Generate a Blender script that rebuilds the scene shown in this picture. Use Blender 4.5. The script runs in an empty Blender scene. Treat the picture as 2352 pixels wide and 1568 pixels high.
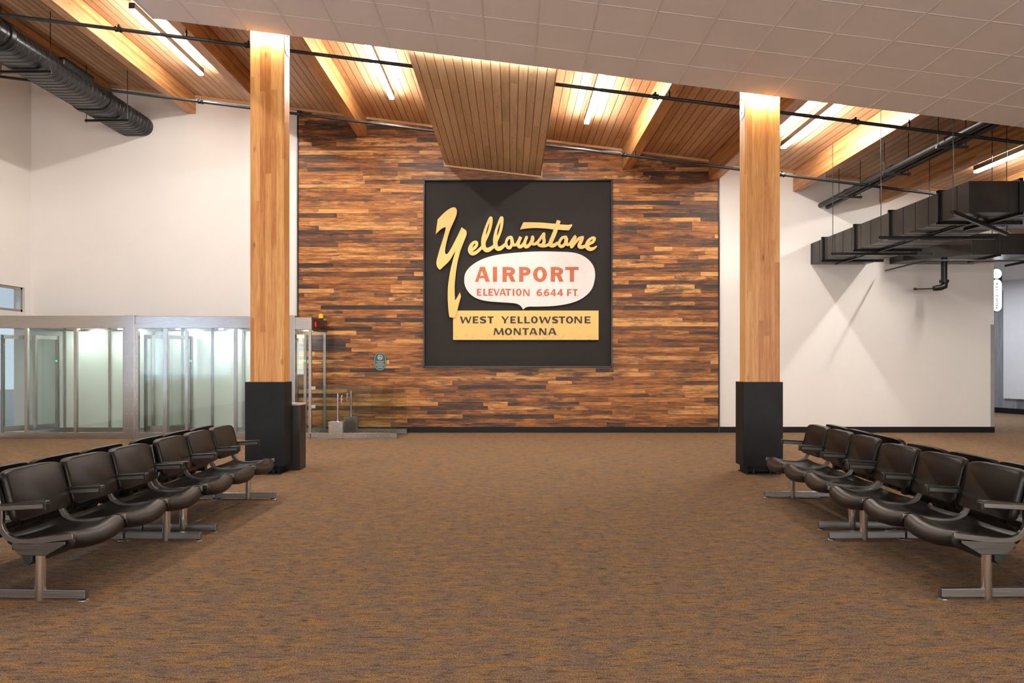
import bpy, math, random
from mathutils import Vector, Matrix
random.seed(7)
S = bpy.context.scene
COL = S.collection
PI = math.pi
# ------------------------------------------------------------------ measured frame of the place
F, CX, HY, H = 1709.0, 1174.0, 832.0, 1.43        # focal length (px), vanishing point, eye height
WY = 15.18                                        # depth of the back wall
SL = 0.1255                                       # roof pitch
def X(px, Y): return (px - CX) / F * Y
def Z(py, Y): return H - (py - HY) / F * Y
def zdeck(x): return 6.053 - SL * x
def ztile(x): return 5.227 - 0.1253 * x
def zpipe(x): return 5.375 - SL * x

# ------------------------------------------------------------------ node helpers
def new_mat(name):
    m = bpy.data.materials.new(name); m.use_nodes = True
    nt = m.node_tree; nt.nodes.clear()
    out = nt.nodes.new('ShaderNodeOutputMaterial')
    b = nt.nodes.new('ShaderNodeBsdfPrincipled')
    nt.links.new(b.outputs[0], out.inputs[0])
    return m, nt, b, out
def rgb(r, g, b): return (r, g, b, 1)
def N(nt, typ, **kw):
    n = nt.nodes.new(typ)
    for k, v in kw.items():
        if k.startswith('i_'): n.inputs[k[2:].replace('_', ' ')].default_value = v
        else: setattr(n, k, v)
    return n
def math_n(nt, op, a, b=None):
    n = nt.nodes.new('ShaderNodeMath'); n.operation = op
    for i, v in enumerate((a, b)):
        if v is None: continue
        if isinstance(v, (int, float)): n.inputs[i].default_value = v
        else: nt.links.new(v, n.inputs[i])
    return n.outputs[0]
def mixc(nt, fac, a, b, blend='MIX'):
    n = nt.nodes.new('ShaderNodeMix'); n.data_type = 'RGBA'; n.blend_type = blend
    for sock, v in ((n.inputs[0], fac), (n.inputs[6], a), (n.inputs[7], b)):
        if isinstance(v, (int, float)): sock.default_value = v
        elif isinstance(v, tuple): sock.default_value = v if len(v) == 4 else (*v, 1)
        else: nt.links.new(v, sock)
    return n.outputs[2]
def ramp(nt, fac, stops, interp='LINEAR'):
    n = nt.nodes.new('ShaderNodeValToRGB'); cr = n.color_ramp; cr.interpolation = interp
    while len(cr.elements) < len(stops): cr.elements.new(.5)
    for e, (p, c) in zip(cr.elements, stops):
        e.position = p; e.color = (*c, 1) if len(c) == 3 else c
    nt.links.new(fac, n.inputs[0])
    return n.outputs[0]
def obj_coord(nt, scale=(1, 1, 1), rot=(0, 0, 0)):
    tc = nt.nodes.new('ShaderNodeTexCoord'); mp = nt.nodes.new('ShaderNodeMapping')
    mp.inputs['Scale'].default_value = scale; mp.inputs['Rotation'].default_value = rot
    nt.links.new(tc.outputs['Object'], mp.inputs[0])
    return mp.outputs[0]
def noise(nt, vec, scale, detail=4, rough=.55, dim='3D', w=None, dist=0):
    n = nt.nodes.new('ShaderNodeTexNoise'); n.noise_dimensions = dim
    n.inputs['Scale'].default_value = scale; n.inputs['Detail'].default_value = detail
    n.inputs['Roughness'].default_value = rough; n.inputs['Distortion'].default_value = dist
    nt.links.new(vec, n.inputs['Vector'])
    if w is not None: nt.links.new(w, n.inputs['W'])
    return n.outputs[0]
def bump(nt, b, h, strength=.2, dist=.01):
    n = nt.nodes.new('ShaderNodeBump'); n.inputs['Strength'].default_value = strength
    n.inputs['Distance'].default_value = dist
    nt.links.new(h, n.inputs['Height']); nt.links.new(n.outputs[0], b.inputs['Normal'])

def plain(name, c, rough=.6, metal=0., var=.06, scale=6., spec=.5, bmp=0., coat=0.):
    m, nt, b, _ = new_mat(name)
    v = obj_coord(nt)
    f = noise(nt, v, scale, 3)
    lo = tuple(x * (1 - var) for x in c); hi = tuple(min(1, x * (1 + var)) for x in c)
    nt.links.new(ramp(nt, f, [(.3, lo), (.7, hi)]), b.inputs['Base Color'])
    b.inputs['Roughness'].default_value = rough; b.inputs['Metallic'].default_value = metal
    b.inputs['Specular IOR Level'].default_value = spec
    b.inputs['Coat Weight'].default_value = coat
    if bmp: bump(nt, b, noise(nt, v, scale * 25, 2), bmp, .004)
    return m
def emis(name, c, s):
    m, nt, b, _ = new_mat(name)
    b.inputs['Base Color'].default_value = rgb(*c)
    b.inputs['Emission Color'].default_value = rgb(*c); b.inputs['Emission Strength'].default_value = s
    return m
def brushed(name, c, rough=.3, axis=2, metal=1.):
    m, nt, b, _ = new_mat(name)
    sc = [60, 60, 60]; sc[axis] = 1.5
    f = noise(nt, obj_coord(nt, tuple(sc)), 3, 3)
    nt.links.new(ramp(nt, f, [(.3, tuple(x * .85 for x in c)), (.7, tuple(min(1, x * 1.1) for x in c))]), b.inputs['Base Color'])
    r = nt.nodes.new('ShaderNodeMapRange'); nt.links.new(f, r.inputs[0])
    r.inputs[3].default_value = rough * .8; r.inputs[4].default_value = rough * 1.25
    nt.links.new(r.outputs[0], b.inputs['Roughness'])
    b.inputs['Metallic'].default_value = metal
    return m

def timber(name, cols, axis, lam_axis, lam, lam_off=0., gap=0., knots=1., rough=.42, tint=.22, grain=1.):
    """wood with boards: grain runs along axis, boards are `lam` wide along lam_axis"""
    m, nt, b, _ = new_mat(name)
    tc = nt.nodes.new('ShaderNodeTexCoord')
    sp = nt.nodes.new('ShaderNodeSeparateXYZ'); nt.links.new(tc.outputs['Object'], sp.inputs[0])
    q = math_n(nt, 'DIVIDE', math_n(nt, 'ADD', sp.outputs[lam_axis], lam_off + 100.), lam)
    idx = math_n(nt, 'FLOOR', q); fr = math_n(nt, 'FRACT', q)
    wn = nt.nodes.new('ShaderNodeTexWhiteNoise'); wn.noise_dimensions = '1D'; nt.links.new(idx, wn.inputs['W'])
    rnd = wn.outputs['Value']
    # boards are butt jointed every few metres
    seg = math_n(nt, 'FLOOR', math_n(nt, 'DIVIDE', math_n(nt, 'ADD', sp.outputs[axis], math_n(nt, 'MULTIPLY', rnd, 37.)), 3.1))
    wn2 = nt.nodes.new('ShaderNodeTexWhiteNoise'); wn2.noise_dimensions = '2D'
    cb = nt.nodes.new('ShaderNodeCombineXYZ'); nt.links.new(idx, cb.inputs[0]); nt.links.new(seg, cb.inputs[1])
    nt.links.new(cb.outputs[0], wn2.inputs['Vector'])
    r2 = wn2.outputs['Value']
    sc = [1., 1., 1.]; sc = [9. * grain] * 3; sc[axis] = .55 * grain
    mp = nt.nodes.new('ShaderNodeMapping'); mp.inputs['Scale'].default_value = sc
    nt.links.new(tc.outputs['Object'], mp.inputs[0])
    w = math_n(nt, 'MULTIPLY', r2, 60.)
    g1 = noise(nt, mp.outputs[0], 2.2, 5, .6, '4D', w, .6)
    g2 = noise(nt, mp.outputs[0], 11., 3, .6, '4D', w)
    g = math_n(nt, 'ADD', math_n(nt, 'MULTIPLY', g1, .65), math_n(nt, 'MULTIPLY', g2, .35))
    g = math_n(nt, 'ADD', math_n(nt, 'MULTIPLY', math_n(nt, 'SUBTRACT', g, .5), 1.45), .5)
    g = math_n(nt, 'ADD', g, math_n(nt, 'MULTIPLY', math_n(nt, 'SUBTRACT', r2, .5), tint * 1.5))
    col = ramp(nt, g, [(.28, cols[0]), (.5, cols[1]), (.72, cols[2])])
    if knots:
        ks = [5.] * 3; ks[axis] = 1.6
        mk = nt.nodes.new('ShaderNodeMapping'); mk.inputs['Scale'].default_value = ks
        nt.links.new(tc.outputs['Object'], mk.inputs[0])
        vo = nt.nodes.new('ShaderNodeTexVoronoi'); vo.inputs['Scale'].default_value = 1.3
        nt.links.new(mk.outputs[0], vo.inputs['Vector'])
        k = ramp(nt, vo.outputs['Distance'], [(.04, (1, 1, 1)), (.13, (0, 0, 0))])
        k = math_n(nt, 'MULTIPLY', k, .75 * knots)
        col = mixc(nt, k, col, tuple(x * .28 for x in cols[0]))
    if gap:
        e = math_n(nt, 'MINIMUM', fr, math_n(nt, 'SUBTRACT', 1., fr))
        gm = nt.nodes.new('ShaderNodeMapRange'); nt.links.new(e, gm.inputs[0])
        gm.inputs[1].default_value = gap * .55; gm.inputs[2].default_value = gap; gm.inputs[3].default_value = 1; gm.inputs[4].default_value = 0
        col = mixc(nt, gm.outputs[0], col, tuple(x * .16 for x in cols[0]))
        bump(nt, b, math_n(nt, 'SUBTRACT', 1., gm.outputs[0]), .6, .006)
    nt.links.new(col, b.inputs['Base Color'])
    b.inputs['Roughness'].default_value = rough
    return m

def glass(name, tint, refl=.12, opac=0.):
    """thin clear pane: mostly transparent, a little mirror, a slight tint"""
    m, nt, b, out = new_mat(name); nt.nodes.remove(b)
    tr = nt.nodes.new('ShaderNodeBsdfTransparent'); tr.inputs[0].default_value = rgb(*tint)
    gl = nt.nodes.new('ShaderNodeBsdfGlossy'); gl.inputs['Roughness'].default_value = .02
    lw = nt.nodes.new('ShaderNodeLayerWeight'); lw.inputs[0].default_value = .35
    f = math_n(nt, 'ADD', math_n(nt, 'MULTIPLY', lw.outputs['Fresnel'], .3), refl * .5)
    # a faint surface haze
    f = math_n(nt, 'MINIMUM', f, .6)
    mx = nt.nodes.new('ShaderNodeMixShader')
    nt.links.new(f, mx.inputs[0]); nt.links.new(tr.outputs[0], mx.inputs[1]); nt.links.new(gl.outputs[0], mx.inputs[2])
    nt.links.new(mx.outputs[0], out.inputs[0])
    return m

M = {}
M['wall'] = plain('wall_paint', (.82, .80, .775), .55, var=.012, scale=1.5)
M['wall_cool'] = plain('corridor_wall_paint', (.66, .66, .68), .6, var=.02)
M['black_base'] = plain('black_rubber_base', (.009, .009, .010), .55, spec=.25)
M['black_steel'] = plain('blackened_steel', (.011, .0115, .014), .5, .15, var=.35, scale=2.5, spec=.25)
M['black_metal'] = plain('black_painted_metal', (.016, .016, .017), .35, .4, var=.1)
M['pipe'] = plain('dark_pipe_steel', (.022, .023, .026), .45, .3, var=.15, scale=20)
M['duct_round'] = plain('black_duct_paint', (.022, .022, .024), .28, .6, var=.15, scale=3)
M['duct_rect'] = plain('dark_duct_steel', (.040, .036, .033), .33, .75, var=.3, scale=2.2)
M['leather'] = plain('dark_brown_leather', (.0085, .0055, .0040), .34, var=.4, scale=9, spec=.27, bmp=.2)
M['arm_pad'] = plain('black_arm_plastic', (.012, .011, .010), .3, var=.1)
M['arm_metal'] = brushed('bronze_grey_aluminium', (.20, .19, .18), .36, 0)
M['steel'] = brushed('brushed_stainless', (.40, .385, .37), .24, 2)
M['steel_h'] = brushed('brushed_stainless_across', (.42, .395, .37), .24, 0)
M['steel_dark'] = brushed('dull_stainless', (.17, .165, .16), .32, 0)
M['leg'] = brushed('polished_leg_steel', (.78, .77, .76), .16, 2)
M['foot_steel'] = brushed('foot_bar_steel', (.30, .295, .29), .34, 0)
M['beam_black'] = plain('black_seat_beam', (.006, .006, .006), .5)
M['galv'] = plain('galvanised_plate', (.62, .62, .63), .4, .7, var=.15, scale=14)
M['lens'] = emis('lamp_diffuser', (1., .95, .87), 70)
M['spot'] = emis('spot_lens', (.92, 1., .95), 12)
M['green_led'] = emis('green_led', (.0, .9, .16), 2.2)
M['red_led'] = emis('red_led', (1., .0, .005), .8)
M['amber'] = emis('amber_beacon', (1., .24, .0), .45)
M['sign_lit'] = emis('lit_sign_face', (.95, .97, 1.), 1.25)
M['sign_black'] = plain('black_lettering', (.02, .02, .022), .5)
M['clear'] = glass('clear_glass', (.96, .985, .97), .07)
M['tinted'] = glass('grey_tinted_glass', (.94, .965, .95), .09)
M['window_glass'] = glass('window_glass', (.88, .93, .95), .1)
M['frost'] = plain('frosted_glass', (.70, .78, .72), .35, var=.02, scale=1, spec=.5)
M['panel_grey'] = plain('charcoal_panel', (.025, .022, .0205), .7, var=.05, scale=30, spec=.2)
M['frame_black'] = plain('black_frame', (.008, .008, .009), .35)
M['cream'] = plain('cream_yellow_board', (.74, .50, .16), .5, var=.03, scale=3)
M['cream_edge'] = M['cream']
M['white_board'] = plain('white_board', (.70, .67, .65), .5, var=.02, scale=8)
M['red_paint'] = plain('brick_red_paint', (.48, .125, .055), .6, var=.28, scale=45)
M['brown_paint'] = plain('faded_dark_brown_paint', (.034, .023, .021), .6, var=.4, scale=60)
M['teal'] = plain('teal_enamel', (.012, .085, .10), .4)
M['cream_ink'] = plain('cream_ink', (.72, .66, .5), .5)
M['red_sign'] = plain('red_enamel', (.55, .02, .03), .35)
M['white_sign'] = plain('white_enamel', (.8, .8, .8), .35)
M['tile'] = plain('ceiling_tile', (.85, .80, .765), .95, var=.02, scale=150, spec=.1)
M['grid'] = plain('ceiling_grid_paint', (.80, .75, .71), .8, var=.02)
M['plum'] = plain('exterior_dark_box', (.06, .065, .07), .6)
M['asphalt'] = plain('pale_pavement', (.35, .34, .33), .9, var=.15)
M['bush_green'] = plain('bright_bush_leaves', (.16, .30, .05), .7, var=.5, scale=12)
M['blossom'] = plain('pale_blossom', (.62, .56, .56), .8, var=.3, scale=12)
M['plastic_white'] = plain('white_plastic', (.6, .6, .6), .4)

honey = [(.45, .155, .032), (.62, .265, .068), (.75, .40, .13)]
honeyD = [(.36, .15, .048), (.53, .255, .092), (.66, .37, .155)]
deckc = [(.49, .27, .13), (.61, .365, .20), (.71, .47, .29)]
M['col_wood'] = timber('glulam_column', honey, 2, 0, .072, knots=.9, tint=.30)
M['beam_wood'] = timber('glulam_beam', honeyD, 1, 2, .05, knots=.9, tint=.26)
M['deck'] = timber('plank_deck', deckc, 1, 0, .132, gap=.055, knots=.45, tint=.2, rough=.5)
M['soffit'] = timber('plank_soffit', [(.48, .29, .15), (.60, .39, .215), (.70, .48, .29)], 1, 0, .123, lam_off=.02, gap=.05, knots=.45, tint=.2, rough=.5)
M['trim_wood'] = timber('trim_wood', [(.55, .30, .14), (.66, .40, .21), (.74, .48, .27)], 0, 2, .3, knots=0)
M['grey_wood'] = timber('grey_weathered_boards', [(.12, .13, .14), (.20, .215, .225), (.28, .29, .30)], 2, 0, .3, knots=.5)

def carpet():
    m, nt, b, _ = new_mat('streaked_carpet')
    tc = nt.nodes.new('ShaderNodeTexCoord')
    def mp(sx, sy, off=0):
        n = nt.nodes.new('ShaderNodeMapping'); n.inputs['Scale'].default_value = (sx, sy, 1)
        n.inputs['Location'].default_value = (off, off * .7, 0)
        nt.links.new(tc.outputs['Object'], n.inputs[0]); return n.outputs[0]
    gold = ramp(nt, noise(nt, mp(2.8, 8.), 1.5, 6, .74), [(.45, (0, 0, 0)), (.63, (1, 1, 1))])
    dark = ramp(nt, noise(nt, mp(6.5, 26., 9), 1.5, 6, .76), [(.51, (0, 0, 0)), (.66, (1, 1, 1))])
    streak = ramp(nt, noise(nt, mp(9, 75., 3), 1.6, 5, .75), [(.50, (0, 0, 0)), (.66, (1, 1, 1))])
    fine = noise(nt, mp(1, 1.6, 5), 120, 3, .8)
    speck = noise(nt, mp(1, 1.3, 15), 230, 2, .8)
    base = mixc(nt, gold, (.235, .165, .118), (.37, .21, .075))
    base = mixc(nt, math_n(nt, 'MULTIPLY', dark, .86), base, (.030, .029, .034))
    base = mixc(nt, math_n(nt, 'MULTIPLY', streak, .75), base, (.036, .029, .028))
    f = ramp(nt, fine, [(.34, (.22, .22, .24)), (.50, (1, 1, 1)), (.68, (2.0, 1.9, 1.8))])
    s = ramp(nt, speck, [(.38, (.38, .37, .40)), (.5, (1, 1, 1)), (.62, (1.6, 1.55, 1.45))])
    col = mixc(nt, 1., base, f, 'MULTIPLY'); col = mixc(nt, 1., col, s, 'MULTIPLY')
    nt.links.new(col, b.inputs['Base Color'])
    b.inputs['Roughness'].default_value = .95; b.inputs['Specular IOR Level'].default_value = .15
    bump(nt, b, fine, .6, .012)
    return m
M['carpet'] = carpet()

def reclaimed():
    m, nt, b, _ = new_mat('reclaimed_planks')
    at = nt.nodes.new('ShaderNodeAttribute'); at.attribute_name = 'plank'
    sp = nt.nodes.new('ShaderNodeSeparateColor'); nt.links.new(at.outputs['Color'], sp.inputs[0])
    r, g, bl = sp.outputs[0], sp.outputs[1], sp.outputs[2]
    tc = nt.nodes.new('ShaderNodeTexCoord')
    mp = nt.nodes.new('ShaderNodeMapping'); mp.inputs['Scale'].default_value = (1.1, 1, 16)
    nt.links.new(tc.outputs['Object'], mp.inputs[0])
    w = math_n(nt, 'MULTIPLY', g, 90.)
    n1 = noise(nt, mp.outputs[0], 1.5, 6, .68, '4D', w, .5)
    mp2 = nt.nodes.new('ShaderNodeMapping'); mp2.inputs['Scale'].default_value = (1.1, 1, 5)
    nt.links.new(tc.outputs['Object'], mp2.inputs[0])
    n2 = noise(nt, mp2.outputs[0], 2.4, 6, .74, '4D', w)
    mp3 = nt.nodes.new('ShaderNodeMapping'); mp3.inputs['Scale'].default_value = (3, 1, 45)
    nt.links.new(tc.outputs['Object'], mp3.inputs[0])
    n3 = noise(nt, mp3.outputs[0], 2, 3, .6, '4D', w)
    v = math_n(nt, 'ADD', math_n(nt, 'MULTIPLY', r, .62), math_n(nt, 'MULTIPLY', n1, 1.25))
    v = math_n(nt, 'SUBTRACT', math_n(nt, 'ADD', v, math_n(nt, 'MULTIPLY', n3, .6)), .71)
    col = ramp(nt, v, [(.18, (.022, .011, .007)), (.33, (.095, .034, .011)), (.48, (.26, .082, .014)), (.64, (.45, .165, .030)), (.82, (.68, .345, .11))])
    # dark weather stains, strength varies from plank to plank
    st = ramp(nt, n2, [(.47, (0, 0, 0)), (.58, (1, 1, 1))])
    st = math_n(nt, 'MULTIPLY', st, math_n(nt, 'MULTIPLY', math_n(nt, 'POWER', bl, .6), .93))
    col = mixc(nt, st, col, (.018, .011, .009))
    nt.links.new(col, b.inputs['Base Color'])
    b.inputs['Roughness'].default_value = .5
    bump(nt, b, n3, .3, .004)
    return m
M['reclaimed'] = reclaimed()

def worn_yellow():
    m, nt, b, _ = new_mat('worn_yellow_board')
    tc = nt.nodes.new('ShaderNodeTexCoord')
    sp = nt.nodes.new('ShaderNodeSeparateXYZ'); nt.links.new(tc.outputs['Object'], sp.inputs[0])
    mp = nt.nodes.new('ShaderNodeMapping'); mp.inputs['Scale'].default_value = (4, 1, 22)
    nt.links.new(tc.outputs['Object'], mp.inputs[0])
    n = noise(nt, mp.outputs[0], 2.2, 5, .75)
    sc = ramp(nt, n, [(.56, (0, 0, 0)), (.61, (1, 1, 1))])
    low = nt.nodes.new('ShaderNodeMapRange'); nt.links.new(sp.outputs[2], low.inputs[0])
    low.inputs[1].default_value = -.12; low.inputs[2].default_value = -.22; low.inputs[3].default_value = 0; low.inputs[4].default_value = .75
    col = mixc(nt, math_n(nt, 'MULTIPLY', sc, low.outputs[0]), (.74, .50, .16), (.36, .2, .08))
    nt.links.new(col, b.inputs['Base Color']); b.inputs['Roughness'].default_value = .5
    return m
M['worn_yellow'] = worn_yellow()

# ------------------------------------------------------------------ mesh helpers
MIRX = [1]
class MB:
    def __init__(s): s.v = []; s.f = []; s.c = []
    def add(s, vs, fs):
        o = len(s.v); s.v += [tuple(v) for v in vs]; s.f += [tuple(i + o for i in f) for f in fs]; return s
    def box(s, x0, x1, y0, y1, z0, z1):
        vs = [(x, y, z) for z in (z0, z1) for y in (y0, y1) for x in (x0, x1)]
        return s.add(vs, [(0, 2, 3, 1), (4, 5, 7, 6), (0, 1, 5, 4), (2, 6, 7, 3), (0, 4, 6, 2), (1, 3, 7, 5)])
    def skewbox(s, x0, x1, y0, y1, zf0, zf1):
        """box whose bottom and top heights are functions of x"""
        vs = [(x, y, z(x)) for z in (zf0, zf1) for y in (y0, y1) for x in (x0, x1)]
        return s.add(vs, [(0, 2, 3, 1), (4, 5, 7, 6), (0, 1, 5, 4), (2, 6, 7, 3), (0, 4, 6, 2), (1, 3, 7, 5)])
    def hull(s, vs8):
        return s.add(vs8, [(0, 2, 3, 1), (4, 5, 7, 6), (0, 1, 5, 4), (2, 6, 7, 3), (0, 4, 6, 2), (1, 3, 7, 5)])
    def prism(s, poly, a, b, axis='y'):
        n = len(poly)
        def P(p, t):
            return {'y': (p[0], t, p[1]), 'z': (p[0], p[1], t), 'x': (t, p[0], p[1])}[axis]
        vs = [P(p, a) for p in poly] + [P(p, b) for p in poly]
        fs = [tuple(range(n)), tuple(reversed(range(n, 2 * n)))]
        fs += [(i, n + i, n + (i + 1) % n, (i + 1) % n) for i in range(n)]
        return s.add(vs, fs)
    def tube(s, pts, r, n=12, cap=True):
        pts = [Vector(p) for p in pts]; rings = []
        up = None
        for i, p in enumerate(pts):
            d = ((pts[min(i + 1, len(pts) - 1)] - pts[max(i - 1, 0)])).normalized()
            if up is None:
                up = d.orthogonal().normalized()
            else:
                up = (up - d * up.dot(d)).normalized()
            w = d.cross(up)
            rr = r[i] if isinstance(r, (list, tuple)) else r
            rings.append([p + (up * math.cos(2 * PI * k / n) + w * math.sin(2 * PI * k / n)) * rr for k in range(n)])
        vs = [v for R in rings for v in R]; fs = []
        for i in range(len(rings) - 1):
            for k in range(n):
                a = i * n + k; b = i * n + (k + 1) % n
                fs.append((a, b, b + n, a + n))
        if cap:
            fs.append(tuple(reversed(range(n)))); fs.append(tuple(range((len(rings) - 1) * n, len(rings) * n)))
        return s.add(vs, fs)
    def loft(s, rings, close=True, cap=True):
        n = len(rings[0]); vs = [v for R in rings for v in R]; fs = []
        for i in range(len(rings) - 1):
            for k in range(n if close else n - 1):
                a = i * n + k; b = i * n + (k + 1) % n
                fs.append((a, b, b + n, a + n))
        if cap and close:
            fs.append(tuple(reversed(range(n)))); fs.append(tuple(range((len(rings) - 1) * n, len(rings) * n)))
        return s.add(vs, fs)
    def sphere(s, c, r, nu=12, nv=8, sz=1.):
        rings = []
        for j in range(1, nv):
            t = PI * j / nv
            rings.append([(c[0] + r * math.sin(t) * math.cos(2 * PI * k / nu), c[1] + r * math.sin(t) * math.sin(2 * PI * k / nu), c[2] - r * sz * math.cos(t)) for k in range(nu)])
        return s.loft(rings)
    def build(s, name, mat, parent=None, origin=None, bevel=0, smooth=False, angle=.6, seg=2, loc=None):
        """geometry is given in world axes; origin (or the parent's place) is subtracted"""
        o = Vector((0, 0, 0))
        if parent is not None: o = Vector(parent.get('_w', (0, 0, 0)))
        own = Vector((0, 0, 0))
        if origin is not None: own = Vector(origin)
        me = bpy.data.meshes.new(name)
        me.from_pydata([((v[0] - own.x) * MIRX[0], v[1] - own.y, v[2] - own.z) for v in s.v], [], s.f)
        me.validate()
        import bmesh
        bm = bmesh.new(); bm.from_mesh(me)
        bmesh.ops.recalc_face_normals(bm, faces=bm.faces); bm.to_mesh(me); bm.free()
        me.materials.append(mat)
        ob = bpy.data.objects.new(name, me); COL.objects.link(ob)
        if parent is not None:
            ob.parent = parent; ob.location = own - o
        else:
            ob.location = own
        ob['_w'] = tuple(own)
        if bevel:
            bv = ob.modifiers.new('bevel', 'BEVEL'); bv.width = bevel; bv.segments = seg; bv.limit_method = 'ANGLE'; bv.angle_limit = .6
        if smooth:
            for p in me.polygons: p.use_smooth = True
            try: me.set_sharp_from_angle(angle=angle)
            except Exception: pass
        return ob
def centre(mb):
    xs = list(zip(*mb.v)); return tuple((min(a) + max(a)) / 2 for a in xs[:2]) + (min(xs[2]),)

def tag(o, label, cat, group=None, kind='thing'):
    o['label'] = label; o['category'] = cat; o['kind'] = kind
    if group: o['group'] = group
    return o
def struct(o): o['kind'] = 'structure'; return o
def empty(name, loc, label, cat, group=None, rz=0.):
    o = bpy.data.objects.new(name, None); COL.objects.link(o); o.empty_display_size = .1
    o.location = loc; o.rotation_euler = (0, 0, rz); o['_w'] = tuple(loc)
    return tag(o, label, cat, group)
def kids(o): return [c for c in bpy.data.objects if c.parent == o]
def copy_tree(o, parent=None):
    c = o.copy(); COL.objects.link(c)
    if parent is not None: c.parent = parent
    for k in kids(o): copy_tree(k, c)
    return c

# ================================================================== SETTING
LX = -9.79
mb = MB().box(LX - .3, 17.5, -8, 27, -.1, 0); struct(mb.build('floor', M['carpet']))
# back wall: plaster left and right of the reclaimed wood, plaster above the corridor opening
XL, XR, XE = X(685, WY), X(1650.5, WY), X(2283, WY)
mb = MB().skewbox(LX - .2, XE, WY, WY + .25, lambda x: 0, lambda x: zdeck(x) + .05)
mb.skewbox(XE, 17.0, WY, WY + .25, lambda x: 3.62, lambda x: zdeck(x) + .3)
struct(mb.build('wall_back', M['wall']))
struct(MB().box(XR, XE + .004, WY - .022, WY, 0, .118).build('baseboard_back', M['black_base'], bevel=.003))
struct(MB().box(XL, XR, WY - .04, WY, 0, .118).build('baseboard_feature', M['black_base'], bevel=.003))
# metal corner guard on the free end of the wall
struct(MB().box(XE - .07, XE + .006, WY - .006, WY, .118, Z(745, WY)).box(XE, XE + .006, WY, WY + .25, .118, Z(745, WY)).build('trim_1', plain('grey_corner_guard', (.34, .335, .33), .5, .1)))
# black edge trims of the wood wall
mb = MB()
for x in (XL, XR): mb.skewbox(x - .012, x + .012, WY - .045, WY, lambda a: .0, lambda a: zdeck(a) - .02)
struct(mb.build('trim_2', M['frame_black']))
# reclaimed plank cladding
FX0, FX1, FZ0, FZ1 = X(974, WY), X(1404.5, WY), Z(843.5, WY), Z(414.5, WY)
def cladding():
    v, f, cols = [], [], []
    ph = .0853; z = .118
    while z < zdeck(XL) - .02:
        x = XL + .012 - random.random() * .6
        while x < XR - .012:
            L = random.choice([.35, .6, .9, 1.2, 1.7, 2.2]) * random.uniform(.8, 1.25)
            a, b = max(x, XL + .012), min(x + L, XR - .012); x += L
            if b - a < .02: continue
            zt = z + ph - .0025
            if z > zdeck(a): continue
            d = WY - .018 - random.random() * .010
            o = len(v); e = .0008
            za, zb = min(zt, zdeck(a)), min(zt, zdeck(b))
            v += [(a + e, d, z), (b - e, d, z), (b - e, d, max(z, zb)), (a + e, d, max(z, za)), (a + e, WY - .001, z), (b - e, WY - .001, z), (b - e, WY - .001, max(z, zb)), (a + e, WY - .001, max(z, za))]
            f += [(o, o + 1, o + 2, o + 3), (o + 3, o + 2, o + 6, o + 7), (o, o + 4, o + 5, o + 1), (o, o + 3, o + 7, o + 4), (o + 1, o + 5, o + 6, o + 2)]
            c = (min(1., max(0., random.gauss(.52, .24))), random.random(), random.random(), 1.)
            cols += [c] * 20
        z += ph
    me = bpy.data.meshes.new('wall_feature'); me.from_pydata(v, [], f)
    ca = me.color_attributes.new('plank', 'FLOAT_COLOR', 'CORNER')
    for i, c in enumerate(cols): ca.data[i].color = c
    me.materials.append(M['reclaimed'])
    o = bpy.data.objects.new('wall_feature', me); COL.objects.link(o); return struct(o)
cladding()
# roof deck, and wooden trims where it meets the back wall
struct(MB().skewbox(LX - .2, 17.0, -8, WY + .3, zdeck, lambda x: zdeck(x) + .12).build('ceiling', M['deck']))
BEAMS = [(-8.30, -8.14, .37), (-6.60, -6.43, .37), (-4.86, -4.69, .40), (-3.13, -2.945, .405), (2.258, 2.445, .41), (4.02, 4.215, .40), (5.75, 5.905, .41), (7.51, 7.66, .415), (9.26, 9.42, .41), (11.0, 11.16, .41)]
def trims():
    mb = MB(); edges = [LX] + [e for b in BEAMS for e in b[:2]] + [13.]
    for i in range(0, len(edges) - 1, 2):
        a, b = edges[i], edges[i + 1]
        for p, q in (((a, -1.341), (.604, b)) if a < 0 < b else ((a, b),)):
            if q - p > .02: mb.skewbox(p, q, WY - .055, WY - .0, lambda x: zdeck(x) - .045, lambda x: zdeck(x) + .001)
    return struct(mb.build('trim_3', M['trim_wood']))
trims()
# lowered tile ceiling with its grid
TX0, TY = X(354, 9.45), 9.45
struct(MB().skewbox(TX0, 17.0, -8, TY, ztile, lambda x: ztile(x) + .09).build('ceiling_2', M['tile']))
mb = MB(); k = -7
while .287 + .607 * k < 16.9:
    x = .287 + .607 * k
    if x > TX0 + .02: mb.skewbox(x - .0085, x + .0085, -8, TY - .002, lambda a: ztile(a) - .006, lambda a: ztile(a) + .004)
    k += 1
for j in range(1, 28):
    y = 9.473 - .607 * j
    mb.skewbox(TX0 + .002, 16.9, y - .0045, y + .0045, lambda a: ztile(a) - .002, lambda a: ztile(a) + .003)
struct(mb.build('trim_4', M['grid']))
mb = MB().skewbox(TX0 - .02, TX0, -8, TY, lambda a: ztile(a) - .01, lambda a: ztile(a) + .10)
struct(mb.build('trim_5', M['wall']))
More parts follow.
